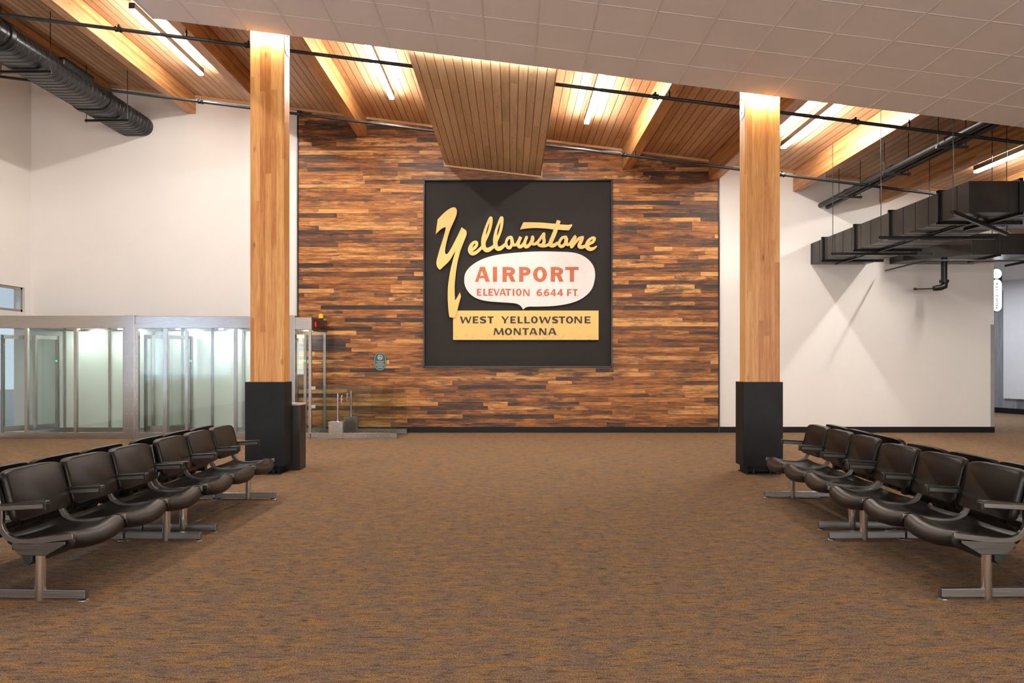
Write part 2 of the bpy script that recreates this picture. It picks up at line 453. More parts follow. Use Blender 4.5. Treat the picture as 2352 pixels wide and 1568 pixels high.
# left wall with high window and the glazed way out below it
WZ0, WZ1, WY0, WY1 = 2.44, 2.93, 12.4, 14.98
DY0, DY1, DZ = 14.02, 14.98, 2.12
big = (1.5, 8.5, .9, 3.4)   # a wide window nearer the camera, left of the frame
mb = MB()
def wallx(mb, x0, x1, y0, y1, z0, zt=None):
    if zt is None: mb.skewbox(x0, x1, y0, y1, lambda a: z0, lambda a: zdeck(LX) + .1)
    else: mb.box(x0, x1, y0, y1, z0, zt)
x0, x1 = LX - .22, LX
wallx(mb, x0, x1, -8, WY + .2, 3.4); wallx(mb, x0, x1, -8, big[0], 0, 3.4)
wallx(mb, x0, x1, big[0], big[1], 0, big[2]); wallx(mb, x0, x1, big[1], WY0, 0, 3.4)
wallx(mb, x0, x1, WY0, WY + .2, WZ1, 3.4); wallx(mb, x0, x1, WY1, WY + .2, 0, WZ1)
wallx(mb, x0, x1, WY0, WY1, DZ, WZ0); wallx(mb, x0, x1, WY0, DY0, 0, DZ)
struct(mb.build('wall_left', M['wall']))
def window(name, y0, y1, z0, z1, nm, x=LX - .1):
    w = bpy.data.objects.new(name, None); COL.objects.link(w); w.location = (x, (y0 + y1) / 2, z0); w['_w'] = tuple(w.location); struct(w)
    mb = MB()
    for a, b, c, d in ((y0, y1, z0, z0 + .05), (y0, y1, z1 - .04, z1), (y0, y0 + .05, z0, z1), (y1 - .05, y1, z0, z1)): mb.box(x - .04, x + .05, a, b, c, d)
    for i in range(1, nm):
        y = y0 + (y1 - y0) * i / nm; mb.box(x - .03, x + .03, y - .025, y + .025, z0, z1)
    mb.build('window_frame', nm and M['steel'], w)
    MB().box(x - .006, x + .006, y0 + .04, y1 - .04, z0 + .04, z1 - .03).build('pane', M['window_glass'], w)
    return w
window('window_1', WY0, WY1, WZ0, WZ1, 1)
window('window_2', big[0], big[1], big[2], big[3], 4)
# rear wall with a long window behind the camera, right wall
struct(MB().box(LX - .2, 17, -8.2, -8, 0, .7).box(LX - .2, 17, -8.2, -8, 3.3, 7.5).box(LX - .2, -8, -8.2, -8, .7, 3.3).box(12, 17, -8.2, -8, .7, 3.3).build('wall_rear', M['wall']))
wr = bpy.data.objects.new('window_3', None); COL.objects.link(wr); wr.location = (2, -8.1, .7); wr['_w'] = (2, -8.1, .7); struct(wr)
mb = MB()
for i in range(9):
    x = -8 + 20 * i / 8; mb.box(x - .04, x + .04, -8.15, -8.05, .7, 3.3)
mb.box(-8, 12, -8.15, -8.05, .7, .76).box(-8, 12, -8.15, -8.05, 3.24, 3.3); mb.build('window_frame', M['steel'], wr)
struct(MB().box(16.6, 16.8, -8, 12.2, 0, 5.).build('wall_right', M['wall_cool']))

# corridor beyond the opening on the right
def cw(Y): return 13.80 + (21.3 - Y) * .289
def slab(name, ya, yb, z0, z1, off, mat, th=.12):
    vs = []
    for z in (z0, z1):
        for y in (ya, yb):
            for d in (off, off - .12 - th): vs.append((cw(y) - d, y, z))
    return struct(MB().hull(vs).build(name, mat))
slab('wall_corridor', 11.8, 26.5, 0, 3.45, 0, M['grey_wood'])
slab('wall_corridor_upper', 11.8, 26.5, 3.45, 5.2, .02, M['wall_cool'])
slab('wall_corridor_panel', 11.8, 20.93, .42, 3.45, .06, M['wall_cool'])
slab('baseboard_corridor', 11.8, 26.5, 0, .15, .03, M['black_base'])
struct(MB().box(9.0, 15., 26.4, 26.6, 0, 3.9).build('wall_far', M['wall_cool']))
struct(MB().box(9.6, 9.85, WY + .25, 26.5, 0, 3.9).build('wall_corridor_left', M['wall_cool']))
struct(MB().box(9.0, 17.5, WY + .2, 26.6, 3.7, 3.9).build('ceiling_3', M['wall_cool']))

# ================================================================== BEAMS
ords = ['glulam roof beam in the left corner above the round duct', 'glulam roof beam left of the leftmost strip light, ending on the white wall',
        'glulam roof beam half hidden behind the left timber column', 'glulam roof beam between the left column and the plank soffit',
        'glulam roof beam just right of the plank soffit, over the sign', 'glulam roof beam ending at the right edge of the reclaimed wood wall',
        'glulam roof beam just right of the right timber column', 'glulam roof beam behind the paired dark pipes',
        'glulam roof beam at the far right above the rectangular duct', 'glulam roof beam furthest right, near the corridor opening']
for (a, b, d), lab in zip(BEAMS, ords):
    xm = (a + b) / 2
    zb = zdeck(xm) - d
    mb = MB().skewbox(a, b, -7.9, WY, lambda x: zb, lambda x: zdeck(x) - .001)
    o = mb.build('glulam_beam', M['beam_wood'], origin=(xm, 3.6, zb), bevel=.006)
    tag(o, lab, 'beam', 'glulam roof beams')

# plank soffit box over the sign
mb = MB().skewbox(-1.341, .604, TY + .06, WY - .012, lambda x: 5.291 - .1155 * x, lambda x: zdeck(x) - .02)
so = mb.build('plank_soffit', M['soffit'], origin=(-.37, 6, 5.3))
tag(so, 'long lowered plank soffit hanging from the roof above the dark airport sign', 'soffit')
mb = MB().skewbox(-1.37, .635, WY - .05, WY - .004, lambda x: 5.26 - .1155 * x, lambda x: 5.296 - .1155 * x)
mb.skewbox(-1.37, -1.341, WY - .05, WY - .004, lambda x: 5.27 - .1155 * x, lambda x: zdeck(x) - .05).skewbox(.604, .633, WY - .05, WY - .004, lambda x: 5.27 - .1155 * x, lambda x: zdeck(x) - .05)
mb.build('edge_trim', M['trim_wood'], so)

# ================================================================== COLUMNS
def column(x0, x1, s0, s1, label, side):
    xm = (x0 + x1) / 2; y0, y1 = 9.57, 9.80
    t = empty('timber_column', (xm, 9.6, 0), label, 'column', 'timber columns with black steel bases')
    zt = zdeck(xm)
    MB().box(x0, x1, y0, y1, .15, zt - .02).build('shaft', M['col_wood'], t, bevel=.006)
    zs = Z(877, 9.52)
    sl = MB().box(s0, s1, y0 - .05, y1 + .05, .10, zs).build('base_sleeve', M['black_steel'], t, bevel=.003)
    for bx in (s0 + .05, s1 - .05):
        for z in (zs - .03, (zs + .1) / 2 + .05, .14): MB().tube([(bx, y0 - .053, z), (bx, y0 - .049, z)], .006, 8).build('rivet', M['black_metal'], sl)
    MB().box(s0 + .035, s1 - .035, y0 - .075, y1 + .06, 0, .012).build('foot_plate', M['black_steel'], t)
    MB().box(s0 + .05, s0 + .06, y0 - .04, y1 + .03, .012, .12).box(s1 - .09, s1 - .08, y0 - .04, y1 + .03, .012, .12).box(s0 + .06, s1 - .09, y0 + .12, y0 + .13, .012, .12).build('knife_plate', M['black_steel'], t)
    for bx in (s0 + .14, s1 - .15):
        MB().tube([(bx, y0 - .02, .012), (bx, y0 - .02, .035)], .016, 6).tube([(bx, y0 - .02, .03), (bx, y0 - .02, .06)], .008, 8).build('anchor_bolt', M['black_metal'], t)
    # galvanised side plate near the top
    xs = x1 if side > 0 else x0
    zt0 = ztile(xs) - (.17 if side > 0 else .25)
    a, b = (xs - .002, xs + .008) if side > 0 else (xs - .008, xs + .002)
    pl = MB().prism([(y0 + .02, zt0 + .03), (y0 + .06, zt0), (y1 - .03, zt0), (y1 - .03, zt - .1), (y0 + .02, zt - .1)], a, b, 'x').build('side_plate', M['galv'], t)
    for z in (zt0 + .07, zt0 + .24): MB().tube([(b if side > 0 else a, y0 + .1, z), ((b if side > 0 else a) + side * .012, y0 + .1, z)], .012, 6).build('bolt', M['galv'], pl)
    return t
yc = 9.57
column(X(574.5, yc), X(653, yc), X(562.5, 9.52), X(653, 9.52), 'left timber column in a black steel sleeve, beside the glass exit lane', 1)
column(X(1711.5, yc), X(1791.5, yc), X(1707.5, 9.52), X(1798.5, 9.52), 'right timber column in a black steel sleeve, in front of the white wall', -1)
# dark box behind the left column
kx0, kx1 = -3.18, -2.80
t = empty('bin_cabinet', (-2.98, 9.95, 0), 'low dark brown cabinet with a pale top tucked behind the left column base', 'cabinet')
MB().box(kx0, kx1, 9.875, 10.15, 0, .86).build('body', plain('dark_brown_laminate', (.018, .012, .009), .4), t, bevel=.004)
MB().box(kx0 - .005, kx1 + .005, 9.87, 10.155, .86, .885).build('cabinet_top', plain('pale_top', (.55, .45, .4), .4), t, bevel=.003)

# ================================================================== LIGHTS
M['uplens'] = emis('lamp_uplight', (1., .92, .78), 4.5)
def strip(x, y0, y1, label, group):
    z = zdeck(x) - .155
    t = empty('strip_light', (x, (y0 + y1) / 2, z), label, 'ceiling light', group)
    MB().box(x - .045, x + .045, y0, y1, z + .035, z + .125).build('housing', M['black_metal'], t, bevel=.003)
    MB().box(x - .040, x + .040, y0 + .004, y1 - .004, z, z + .036).build('diffuser', M['lens'], t, bevel=.004)
    MB().box(x - .03, x + .03, y0 + .03, y1 - .03, z + .124, z + .127).build('uplight_lens', M['uplens'], t)
    for y in (y0 + .3, y1 - .3): MB().tube([(x, y, z + .12), (x, y, zdeck(x) - .001)], .006, 6).build('hanger', M['black_metal'], t)
    return t
for x, n in zip((-5.585, -2.15, 1.36, 4.905, 8.38), ('in the bay left of the left column', 'left of the plank soffit', 'right of the plank soffit, near the middle', 'right of the right column', 'at the far right above the rectangular duct')):
    strip(x, 10.95, 13.42, 'bright linear strip light under the plank roof, ' + n, 'linear strip lights')
strip(-5.585, 6.3, 8.77, 'bright linear strip light overhead at the left, nearer than the tile ceiling edge', 'linear strip lights')
# cove lights lying on top of the edge of the lowered ceiling
M['cove'] = emis('cove_led', (1., .93, .82), 110)
def cove(x0, x1, lab):
    xm = (x0 + x1) / 2
    t = empty('cove_light', (xm, TY + .012, ztile(xm) + .05), lab, 'cove light', 'small lights on the tile ceiling edge')
    MB().skewbox(x0, x1, TY + .002, TY + .008, lambda a: ztile(a) + .03, lambda a: ztile(a) + .13).build('housing', M['black_metal'], t)
    MB().skewbox(x0 + .005, x1 - .005, TY + .008, TY + .016, lambda a: ztile(a) + .012, lambda a: ztile(a) + .04).build('led_strip', M['cove'], t)
for x0, x1, w in ((-3.40, -2.90, 'in front of the left column top'), (-1.3, .58, 'below the plank soffit end'), (2.98, 3.48, 'in front of the right column top')):
    cove(x0, x1, 'slim light on the tile ceiling edge ' + w)

# ================================================================== SPRINKLER PIPES
def pipe_run(y, r, fits, heads, label):
    t = empty('sprinkler_pipe', (0, y, zpipe(0)), label, 'pipe', 'black sprinkler pipes')
    x0, x1 = LX + .01, 10.6
    MB().tube([(x0, y, zpipe(x0)), (x1, y, zpipe(x1))], r, 14).build('pipe', M['pipe'], t, smooth=True)
    for px in fits:
        x = X(px, y); d = .045
        MB().tube([(x - d, y, zpipe(x - d)), (x - d + .012, y, zpipe(x - d)), (x - .02, y, zpipe(x)), (x + .02, y, zpipe(x)), (x + d - .012, y, zpipe(x + d)), (x + d, y, zpipe(x + d))], [r * 1.5, r * 1.7, r * 1.35, r * 1.35, r * 1.7, r * 1.5], 14).tube([(x, y, zpipe(x)), (x, y, zpipe(x) + r * 2.6)], r * .7, 10).build('coupling', M['black_metal'], t, smooth=True)
    for px in heads:
        x = X(px, y); z = zpipe(x)
        MB().tube([(x, y, z), (x, y, z + .07), (x, y, z + .075), (x, y, z + .10), (x, y, z + .102), (x, y, z + .125)], [.014, .014, .022, .012, .008, .008], 10).build('sprinkler_head', M['black_metal'], t, smooth=True)
    return t
pipe_run(10.35, .0245, (272, 571, 1505, 1965), (428, 1537, 2088), 'black sprinkler pipe crossing the whole roof, the one nearer the tile ceiling edge')
pipe_run(13.25, .0245, (461, 690, 1433, 1796), (1458, 1896), 'black sprinkler pipe crossing the whole roof close to the back wall')

# ================================================================== PAIRED DARK PIPES (right)
t = empty('pipe_pair', (6.38, 12.4, 4.6), 'two parallel large dark pipes on hanging brackets, above the rectangular duct', 'pipe')
MB().tube([(6.31, 8.2, 4.63), (6.31, WY, 4.63)], .05, 18).build('pipe', M['pipe'], t, smooth=True)
MB().tube([(6.455, 8.2, 4.595), (6.455, WY, 4.595)], .04, 18).build('pipe', M['pipe'], t, smooth=True)
for y in (10.75, 12.3, 14.0):
    br = MB().box(6.14, 6.60, y - .02, y + .02, 4.52, 4.555).build('trapeze_bracket', M['pipe'], t)
    for xr in (6.17, 6.57): MB().tube([(xr, y, 4.50), (xr, y, zdeck(xr) - .002)], .006, 6).build('threaded_rod', M['pipe'], br)
    MB().tube([(6.31 + .056 * math.cos(a * PI / 8), y, 4.63 + .056 * math.sin(a * PI / 8)) for a in range(0, 9)], .008, 6).build('pipe_clamp', M['black_metal'], t)

# ================================================================== FLAT OVAL DUCT (left)
dx0, dx1, dz0, dz1 = -8.02, -7.30, 6.04, 6.43
def oval(gr, y, n=10):
    r = (dz1 - dz0) / 2; zc = (dz0 + dz1) / 2; pts = []
    for k in range(n + 1):
        a = -PI / 2 + PI * k / n; pts.append((dx1 - r + (r + gr) * math.cos(a), y, zc + (r + gr) * math.sin(a)))
    for k in range(n + 1):
        a = PI / 2 + PI * k / n; pts.append((dx0 + r + (r + gr) * math.cos(a), y, zc + (r + gr) * math.sin(a)))
    return pts
t = empty('oval_duct', (-7.66, 10, dz0), 'long black ribbed oval air duct hanging in the upper left corner', 'duct')
rings = []; y = 3.0
while y < WY - .01:
    rings += [oval(0, y), oval(0, y + .11), oval(.006, y + .114), oval(.006, y + .122), oval(0, y + .126)]; y += .13
rings = [r for r in rings if r[0][1] < WY]; rings.append(oval(0, WY))
MB().loft(rings).build('duct_body', M['duct_round'], t, smooth=True, angle=.9)
for y in (10.95, 13.65):
    MB().loft([oval(.001, y - .09), oval(.022, y - .085), oval(.022, y - .01), oval(.028, y), oval(.022, y + .01), oval(.012, y + .03), oval(.001, y + .035)]).build('joint_collar', M['black_metal'], t, smooth=True)
gv = MB().box(dx1 - .12, dx1 - .008, 12.15, 13.05, dz1 - .15, dz1 - .008).build('vent_grille', M['black_metal'], t, bevel=.03)
mb = MB()
for k in range(24): mb.box(dx1 - .115, dx1 - .002, 12.18 + k * .036, 12.192 + k * .036, dz1 - .145, dz1 - .002)
mb.build('slats', M['pipe'], gv)
for Y in (11.74, 14.1):
    st = MB().box(dx0 - .05, dx1 + .05, Y - .02, Y + .02, dz0 - .05, dz0 - .01).build('support_strut', M['black_metal'], t)
    for xr in (dx0 - .03, dx1 + .03): MB().tube([(xr, Y, dz0 - .07), (xr, Y, zdeck(xr) - .002)], .006, 6).build('threaded_rod', M['black_metal'], st)

# ================================================================== RECTANGULAR DUCTS (right)
RZ0, RZ1 = 3.43, 3.85
def rod(st, x, y, z0): MB().tube([(x, y, z0), (x, y, zdeck(x) - .003)], .006, 6).build('threaded_rod', M['pipe'], st)
t = empty('rectangular_duct', (6.7, 12, RZ0), 'large dark rectangular air duct running from the white wall and turning right', 'duct')
mb = MB().prism([(6.11, WY - .001), (6.11, 9.93), (13.5, 9.93), (13.5, 11.1), (7.25, 11.1), (7.25, WY - .001)], RZ0, RZ1, 'z')
for i in range(15):
    Y = 10.2 + i * .35
    if Y < WY - .05: mb.box(6.106, 6.11, Y - .004, Y + .004, RZ0 + .002, RZ1 - .002)
for i in range(12):
    x = 6.65 + i * .5; mb.box(x - .004, x + .004, 9.926, 9.93, RZ0 + .002, RZ1 - .002)
for i in range(14):
    Y = 10.2 + i * .36
    if Y < WY - .05: mb.box(6.12, 7.24, Y - .004, Y + .004, RZ0 - .004, RZ0)
mb.build('duct_body', M['duct_rect'], t)
fl = []
for px in (1891, 1964.5, 2045, 2157.6): fl.append(6.11 * F / (px - CX))
for Y in fl:
    MB().box(6.075, 6.11, Y - .022, Y + .022, RZ0 - .03, RZ1 + .03).box(7.25, 7.285, Y - .022, Y + .022, RZ0 - .03, RZ1 + .03).box(6.075, 7.285, Y - .022, Y + .022, RZ0 - .035, RZ0).box(6.075, 7.285, Y - .022, Y + .022, RZ1, RZ1 + .035).build('flange', M['black_metal'], t, bevel=.003)
for x in (6.79, 8.3, 9.8, 11.3):
    MB().box(x - .022, x + .022, 9.895, 9.93, RZ0 - .03, RZ1 + .03).box(x - .022, x + .022, 11.1, 11.135, RZ0 - .03, RZ1 + .03).box(x - .022, x + .022, 9.895, 11.135, RZ0 - .035, RZ0).box(x - .022, x + .022, 9.895, 11.135, RZ1, RZ1 + .035).build('flange', M['black_metal'], t, bevel=.003)
MB().box(6.51, 6.55, 10.4, 14.95, RZ0 - .038, RZ0 - .012).build('centre_bar', M['black_metal'], t)
for Y in (11.57, 13.3):
    st = MB().box(5.71, 7.52, Y - .02, Y + .02, RZ0 - .085, RZ0 - .038).build('support_strut', M['black_metal'], t)
    rod(st, 5.75, Y, RZ0 - .1); rod(st, 7.48, Y, RZ0 - .1)
# diagonal strut under the corner
def bar(p, q, w, h):
    p, q = Vector(p), Vector(q); d = (q - p).normalized(); s = Vector((-d.y, d.x, 0)).normalized() * w / 2; u = Vector((0, 0, h / 2))
    return MB().hull([p - s - u, p + s - u, q - s - u, q + s - u, p - s + u, p + s + u, q - s + u, q + s + u])
st = bar((5.69, 9.6, RZ0 - .062), (7.5, 11.25, RZ0 - .062), .045, .05).build('support_strut', M['black_metal'], t)
rod(st, 5.72, 9.63, RZ0 - .1); rod(st, 7.46, 11.2, RZ0 - .1)
for x in (8.6, 10.4):
    st = MB().box(x - .02, x + .02, 9.6, 11.4, RZ0 - .085, RZ0 - .038).build('support_strut', M['black_metal'], t)
    rod(st, x, 9.65, RZ0 - .1); rod(st, x, 11.35, RZ0 - .1)
# second, further duct
t = empty('rectangular_duct', (9, 14.4, 3.44), 'second dark rectangular duct behind and below the large one at the right edge', 'duct')
MB().prism([(7.72, WY - .001), (7.72, 14.65), (8.54, 13.8), (13.6, 13.8), (13.6, 14.7), (9.4, 14.7), (9.4, WY - .001)], 3.43, 3.82, 'z').build('duct_body', M['duct_rect'], t, bevel=.004)
for x in (9.05, 10.6, 12.2):
    MB().box(x - .02, x + .02, 13.77, 13.8, 3.4, 3.85).box(x - .02, x + .02, 13.77, 14.73, 3.395, 3.43).build('flange', M['black_metal'], t, bevel=.003)
for x in (9.9, 11.5):
    st = MB().box(x - .02, x + .02, 13.6, 14.9, 3.34, 3.385).build('support_strut', M['black_metal'], t)
    MB().tube([(x, 13.64, 3.33), (x, 13.64, zdeck(x) - .003)], .006, 6).build('threaded_rod', M['pipe'], st)
# small pipe under the ducts
t = empty('branch_pipe', (8, 13.4, 3.3), 'thin dark pipe bending below the rectangular ducts', 'pipe')
MB().tube([(7.50, 14.9, 3.27), (7.50, 13.60, 3.27), (7.53, 13.50, 3.27), (7.62, 13.45, 3.27), (13.5, 13.45, 3.27)], .016, 10).build('pipe', M['pipe'], t, smooth=True)
MB().tube([(10.05, 13.45, 3.24), (10.05, 13.45, 3.43)], .01, 8).box(10.0, 10.1, 13.42, 13.48, 3.245, 3.295).build('pipe_clamp', M['black_metal'], t)
# pipe drop with nozzle
hx, hy = X(2168.5, 14.35), 14.35
t = empty('drop_pipe', (hx, hy, Z(666, hy)), 'black drop pipe ending in an elbow and a thin nozzle below the ducts', 'pipe')
zc_ = Z(660, hy)
MB().tube([(hx, hy, 3.43), (hx, hy, Z(645, hy))], .055, 16).build('pipe', M['black_metal'], t, smooth=True)
MB().tube([(hx, hy, Z(643, hy)), (hx, hy, Z(649, hy))], .085, 16).build('collar', M['black_metal'], t, smooth=True)
MB().tube([(hx + .01, hy, Z(647, hy)), (hx, hy, zc_ + .02), (hx - .06, hy, zc_), (hx - .2, hy, zc_ - .02)], [.06, .065, .06, .05], 14).build('elbow', M['black_metal'], t, smooth=True)
MB().tube([(hx - .2, hy, zc_ - .02), (hx - .53, hy, zc_ - .03), (hx - .535, hy, zc_ - .03), (hx - .58, hy, zc_ - .03)], [.012, .012, .024, .024], 10).build('nozzle', M['black_metal'], t, smooth=True)

# ================================================================== SIGN WALL
KS = (WY - .05) / F
def SX(u): return (u - CX) * KS
def SZ(v): return H - (v - HY) * KS
t = empty('display_frame', ((FX0 + FX1) / 2, WY - .05, FZ0), 'big square charcoal display panel in a thin black frame on the reclaimed wood wall', 'display panel')
MB().box(FX0 + .02, FX1 - .02, WY - .042, WY - .03, FZ0 + .02, FZ1 - .02).build('backing_panel', M['panel_grey'], t)
mb = MB()
for a, b, c, d in ((FX0, FX1, FZ0, FZ0 + .028), (FX0, FX1, FZ1 - .028, FZ1), (FX0, FX0 + .028, FZ0, FZ1), (FX1 - .028, FX1, FZ0, FZ1)): mb.box(a, b, WY - .13, WY - .03, c, d)
mb.build('frame', M['frame_black'], t, bevel=.002)

def catmull(pts, n=8):
    out = []
    P = [pts[0]] + list(pts) + [pts[-1]]
    for i in range(1, len(P) - 2):
        for k in range(n):
            s = k / n; out.append(tuple(.5 * ((2 * P[i][j]) + (-P[i - 1][j] + P[i + 1][j]) * s + (2 * P[i - 1][j] - 5 * P[i][j] + 4 * P[i + 1][j] - P[i + 2][j]) * s * s + (-P[i - 1][j] + 3 * P[i][j] - 3 * P[i + 1][j] + P[i + 2][j]) * s ** 3) for j in range(len(pts[0]))))
    out.append(tuple(pts[-1])); return out
JIT = [0]
def jit():
    JIT[0] = (JIT[0] + 1) % 13; return JIT[0] * 1.5e-4
def ribbon(mb, pts, ya, yb, cap=True):
    """pts: (x, z, width) centre line of a pen stroke in the sign's plane; solid between ya and yb"""
    n = len(pts); L, R = [], []; ya -= jit()
    for i, (x, z, w) in enumerate(pts):
        a = pts[max(i - 1, 0)]; b = pts[min(i + 1, n - 1)]
        dx, dz = b[0] - a[0], b[1] - a[1]; l = math.hypot(dx, dz) or 1; dx /= l; dz /= l
        L.append((x - dz * w / 2, z + dx * w / 2)); R.append((x + dz * w / 2, z - dx * w / 2))
    vs = []; fs = []
    for i in range(n): vs += [(L[i][0], ya - i * 3e-5, L[i][1]), (R[i][0], ya - i * 3e-5, R[i][1]), (R[i][0], yb, R[i][1]), (L[i][0], yb, L[i][1])]
    for i in range(n - 1):
        o = i * 4
        for k in range(4): fs.append((o + k, o + (k + 1) % 4, o + 4 + (k + 1) % 4, o + 4 + k))
    fs += [(0, 3, 2, 1), tuple(4 * (n - 1) + k for k in (0, 1, 2, 3))]
    mb.add(vs, fs)
    if cap:
        for (x, z, w) in (pts[0], pts[-1]):
            mb.prism([(x + w / 2 * math.cos(2 * PI * k / 16), z + w / 2 * math.sin(2 * PI * k / 16)) for k in range(16)], ya - jit(), yb)
def A2(x, y): return (SX(990 + x / 7.84), SZ(465 + y / 7.84))
def B2(x, y): return (SX(1180 + x / 7.84), SZ(480 + y / 7.84))
PX = KS / 7.84
# the tall Y
Yp = [(125, 315), (200, 235), (290, 155), (370, 107), (420, 98), (455, 115), (470, 165), (462, 235), (430, 315), (390, 405), (345, 510), (305, 640), (275, 760), (258, 860), (258, 915), (275, 935), (305, 925), (350, 860), (410, 750), (480, 610), (555, 455), (600, 485), (635, 515), (645, 560), (635, 610), (600, 700), (560, 800), (530, 880), (510, 960), (480, 1080), (465, 1170), (450, 1270), (440, 1370), (430, 1480), (429, 1578), (432, 1680), (438, 1768), (480, 1700), (523, 1620), (543, 1693), (510, 1810), (478, 1938), (453, 2038), (423, 2073), (343, 2068), (334, 2050), (318, 1938), (306, 1738), (306, 1600), (312, 1500), (325, 1400), (355, 1220), (400, 1030), (430, 930), (443, 870), (400, 950), (340, 1050), (250, 1140), (165, 1218), (125, 1180), (103, 1120), (105, 1060), (130, 960), (170, 820), (215, 680), (250, 560), (270, 460), (255, 455), (200, 480), (150, 520), (90, 580)]
sharp = {(125, 315), (555, 455), (443, 870), (165, 1218), (90, 580), (438, 1768), (523, 1620), (543, 1693), (343, 2068)}
st_ = Yp.index((555, 455)); Yr = Yp[st_:] + Yp[:st_ + 1]; Ys = []; run = [Yr[0]]
for p in Yr[1:]:
    run.append(p)
    if p in sharp: Ys += (catmull(run, 4) if len(run) > 2 else run)[:-1]; run = [p]
mb = MB().prism([A2(*p) for p in Ys], WY - .115, WY - .085)
o = mb.build('script_initial', M['cream'], origin=(SX(1035), WY - .1, SZ(730)), bevel=.004)
tag(o, 'tall cream yellow script letter Y hanging at the left of the dark panel', 'sign letter')
# the rest of the script word, one cut-out board
yF, yB = WY - .105, WY - .075
mb = MB()
def strokeA(l): ribbon(mb, [A2(x, y) + (w * PX,) for x, y, w in catmull(l)], yF, yB)
def strokeB(l, cap=True): ribbon(mb, [B2(x, y) + (w * PX,) for x, y, w in catmull(l)], yF, yB, cap)
strokeA([(735, 862, 45), (780, 828, 55), (822, 775, 52), (820, 725, 50), (780, 722, 48), (735, 765, 60), (706, 835, 74), (713, 890, 78), (755, 925, 72), (820, 900, 60), (880, 850, 55), (925, 800, 50)])
strokeA([(945, 800, 50), (968, 700, 50), (1015, 600, 48), (1055, 490, 50), (1082, 370, 52), (1082, 285, 52), (1052, 320, 50), (1003, 430, 44), (968, 540, 52), (947, 660, 74), (944, 760, 78), (962, 830, 78), (1010, 862, 80), (1070, 840, 70), (1130, 795, 55)])
strokeA([(1155, 790, 50), (1178, 700, 50), (1222, 600, 48), (1258, 490, 50), (1278, 370, 52), (1276, 282, 52), (1247, 320, 50), (1202, 430, 44), (1168, 540, 52), (1156, 660, 74), (1160, 760, 78), (1178, 815, 78), (1222, 840, 78), (1280, 812, 65), (1345, 752, 52)])
strokeA([(1440, 632, 52), (1390, 648, 52), (1356, 705, 46), (1358, 775, 50), (1388, 815, 60), (1425, 812, 58), (1450, 770, 56), (1458, 700, 62), (1445, 635, 52)])
strokeA([(1462, 690, 55), (1478, 755, 50), (1520, 778, 42), (1562, 742, 42)])
strokeB([(5, 662, 42), (50, 640, 50), (85, 590, 55), (125, 510, 58), (100, 570, 54), (82, 630, 58), (88, 675, 62), (120, 685, 62), (165, 650, 58), (200, 590, 52), (230, 516, 54)])
strokeB([(230, 516, 54), (205, 580, 54), (195, 640, 58), (208, 678, 60), (240, 680, 62), (285, 645, 58), (318, 580, 48), (335, 515, 55)])
strokeB([(338, 512, 56), (345, 545, 52), (330, 600, 50), (338, 635, 46), (372, 638, 46), (412, 610, 48)])
strokeB([(395, 636, 46), (440, 590, 52), (490, 520, 50), (538, 452, 50)])
strokeB([(542, 452, 50), (538, 520, 54), (545, 590, 58), (520, 645, 62), (470, 660, 58), (432, 632, 42)])
strokeB([(450, 648, 50), (500, 668, 55), (570, 668, 50), (640, 635, 50)])
strokeB([(808, 214, 68), (770, 330, 76), (720, 470, 76), (672, 580, 74), (655, 640, 76), (690, 665, 72), (740, 650, 62), (800, 610, 50)], False)
strokeB([(935, 510, 52), (872, 525, 52), (824, 590, 50), (815, 645, 52), (842, 678, 56), (890, 665, 56), (922, 620, 50), (938, 560, 58), (935, 515, 52)])
strokeB([(950, 545, 55), (945, 620, 52), (968, 655, 42), (1015, 620, 46)])
strokeB([(1000, 640, 40), (1050, 570, 50), (1105, 500, 56), (1070, 570, 60), (1038, 640, 58), (1040, 690, 48), (1110, 600, 52), (1175, 535, 52), (1228, 520, 56)])
strokeB([(1232, 518, 58), (1215, 570, 62), (1182, 640, 66), (1180, 685, 66), (1230, 692, 62), (1295, 665, 50)])
strokeB([(1290, 685, 48), (1350, 635, 52), (1420, 598, 52), (1448, 550, 50), (1440, 525, 48), (1395, 532, 48), (1338, 580, 54), (1315, 650, 72), (1330, 705, 78), (1380, 728, 68), (1440, 712, 48), (1482, 678, 26)])
mb.prism([B2(*p) for p in [(175, 245), (340, 247), (500, 252), (640, 265), (750, 272), (835, 285), (960, 292), (1000, 290), (1040, 280), (1052, 300), (990, 392), (850, 385), (690, 370), (540, 355), (390, 348), (250, 355), (110, 375)]], yF, yB)
o = mb.build('script_word', M['cream'], origin=(SX(1225), WY - .09, SZ(590)))
tag(o, 'cream yellow script lettering reading ellowstone, above the white oval board', 'sign lettering')

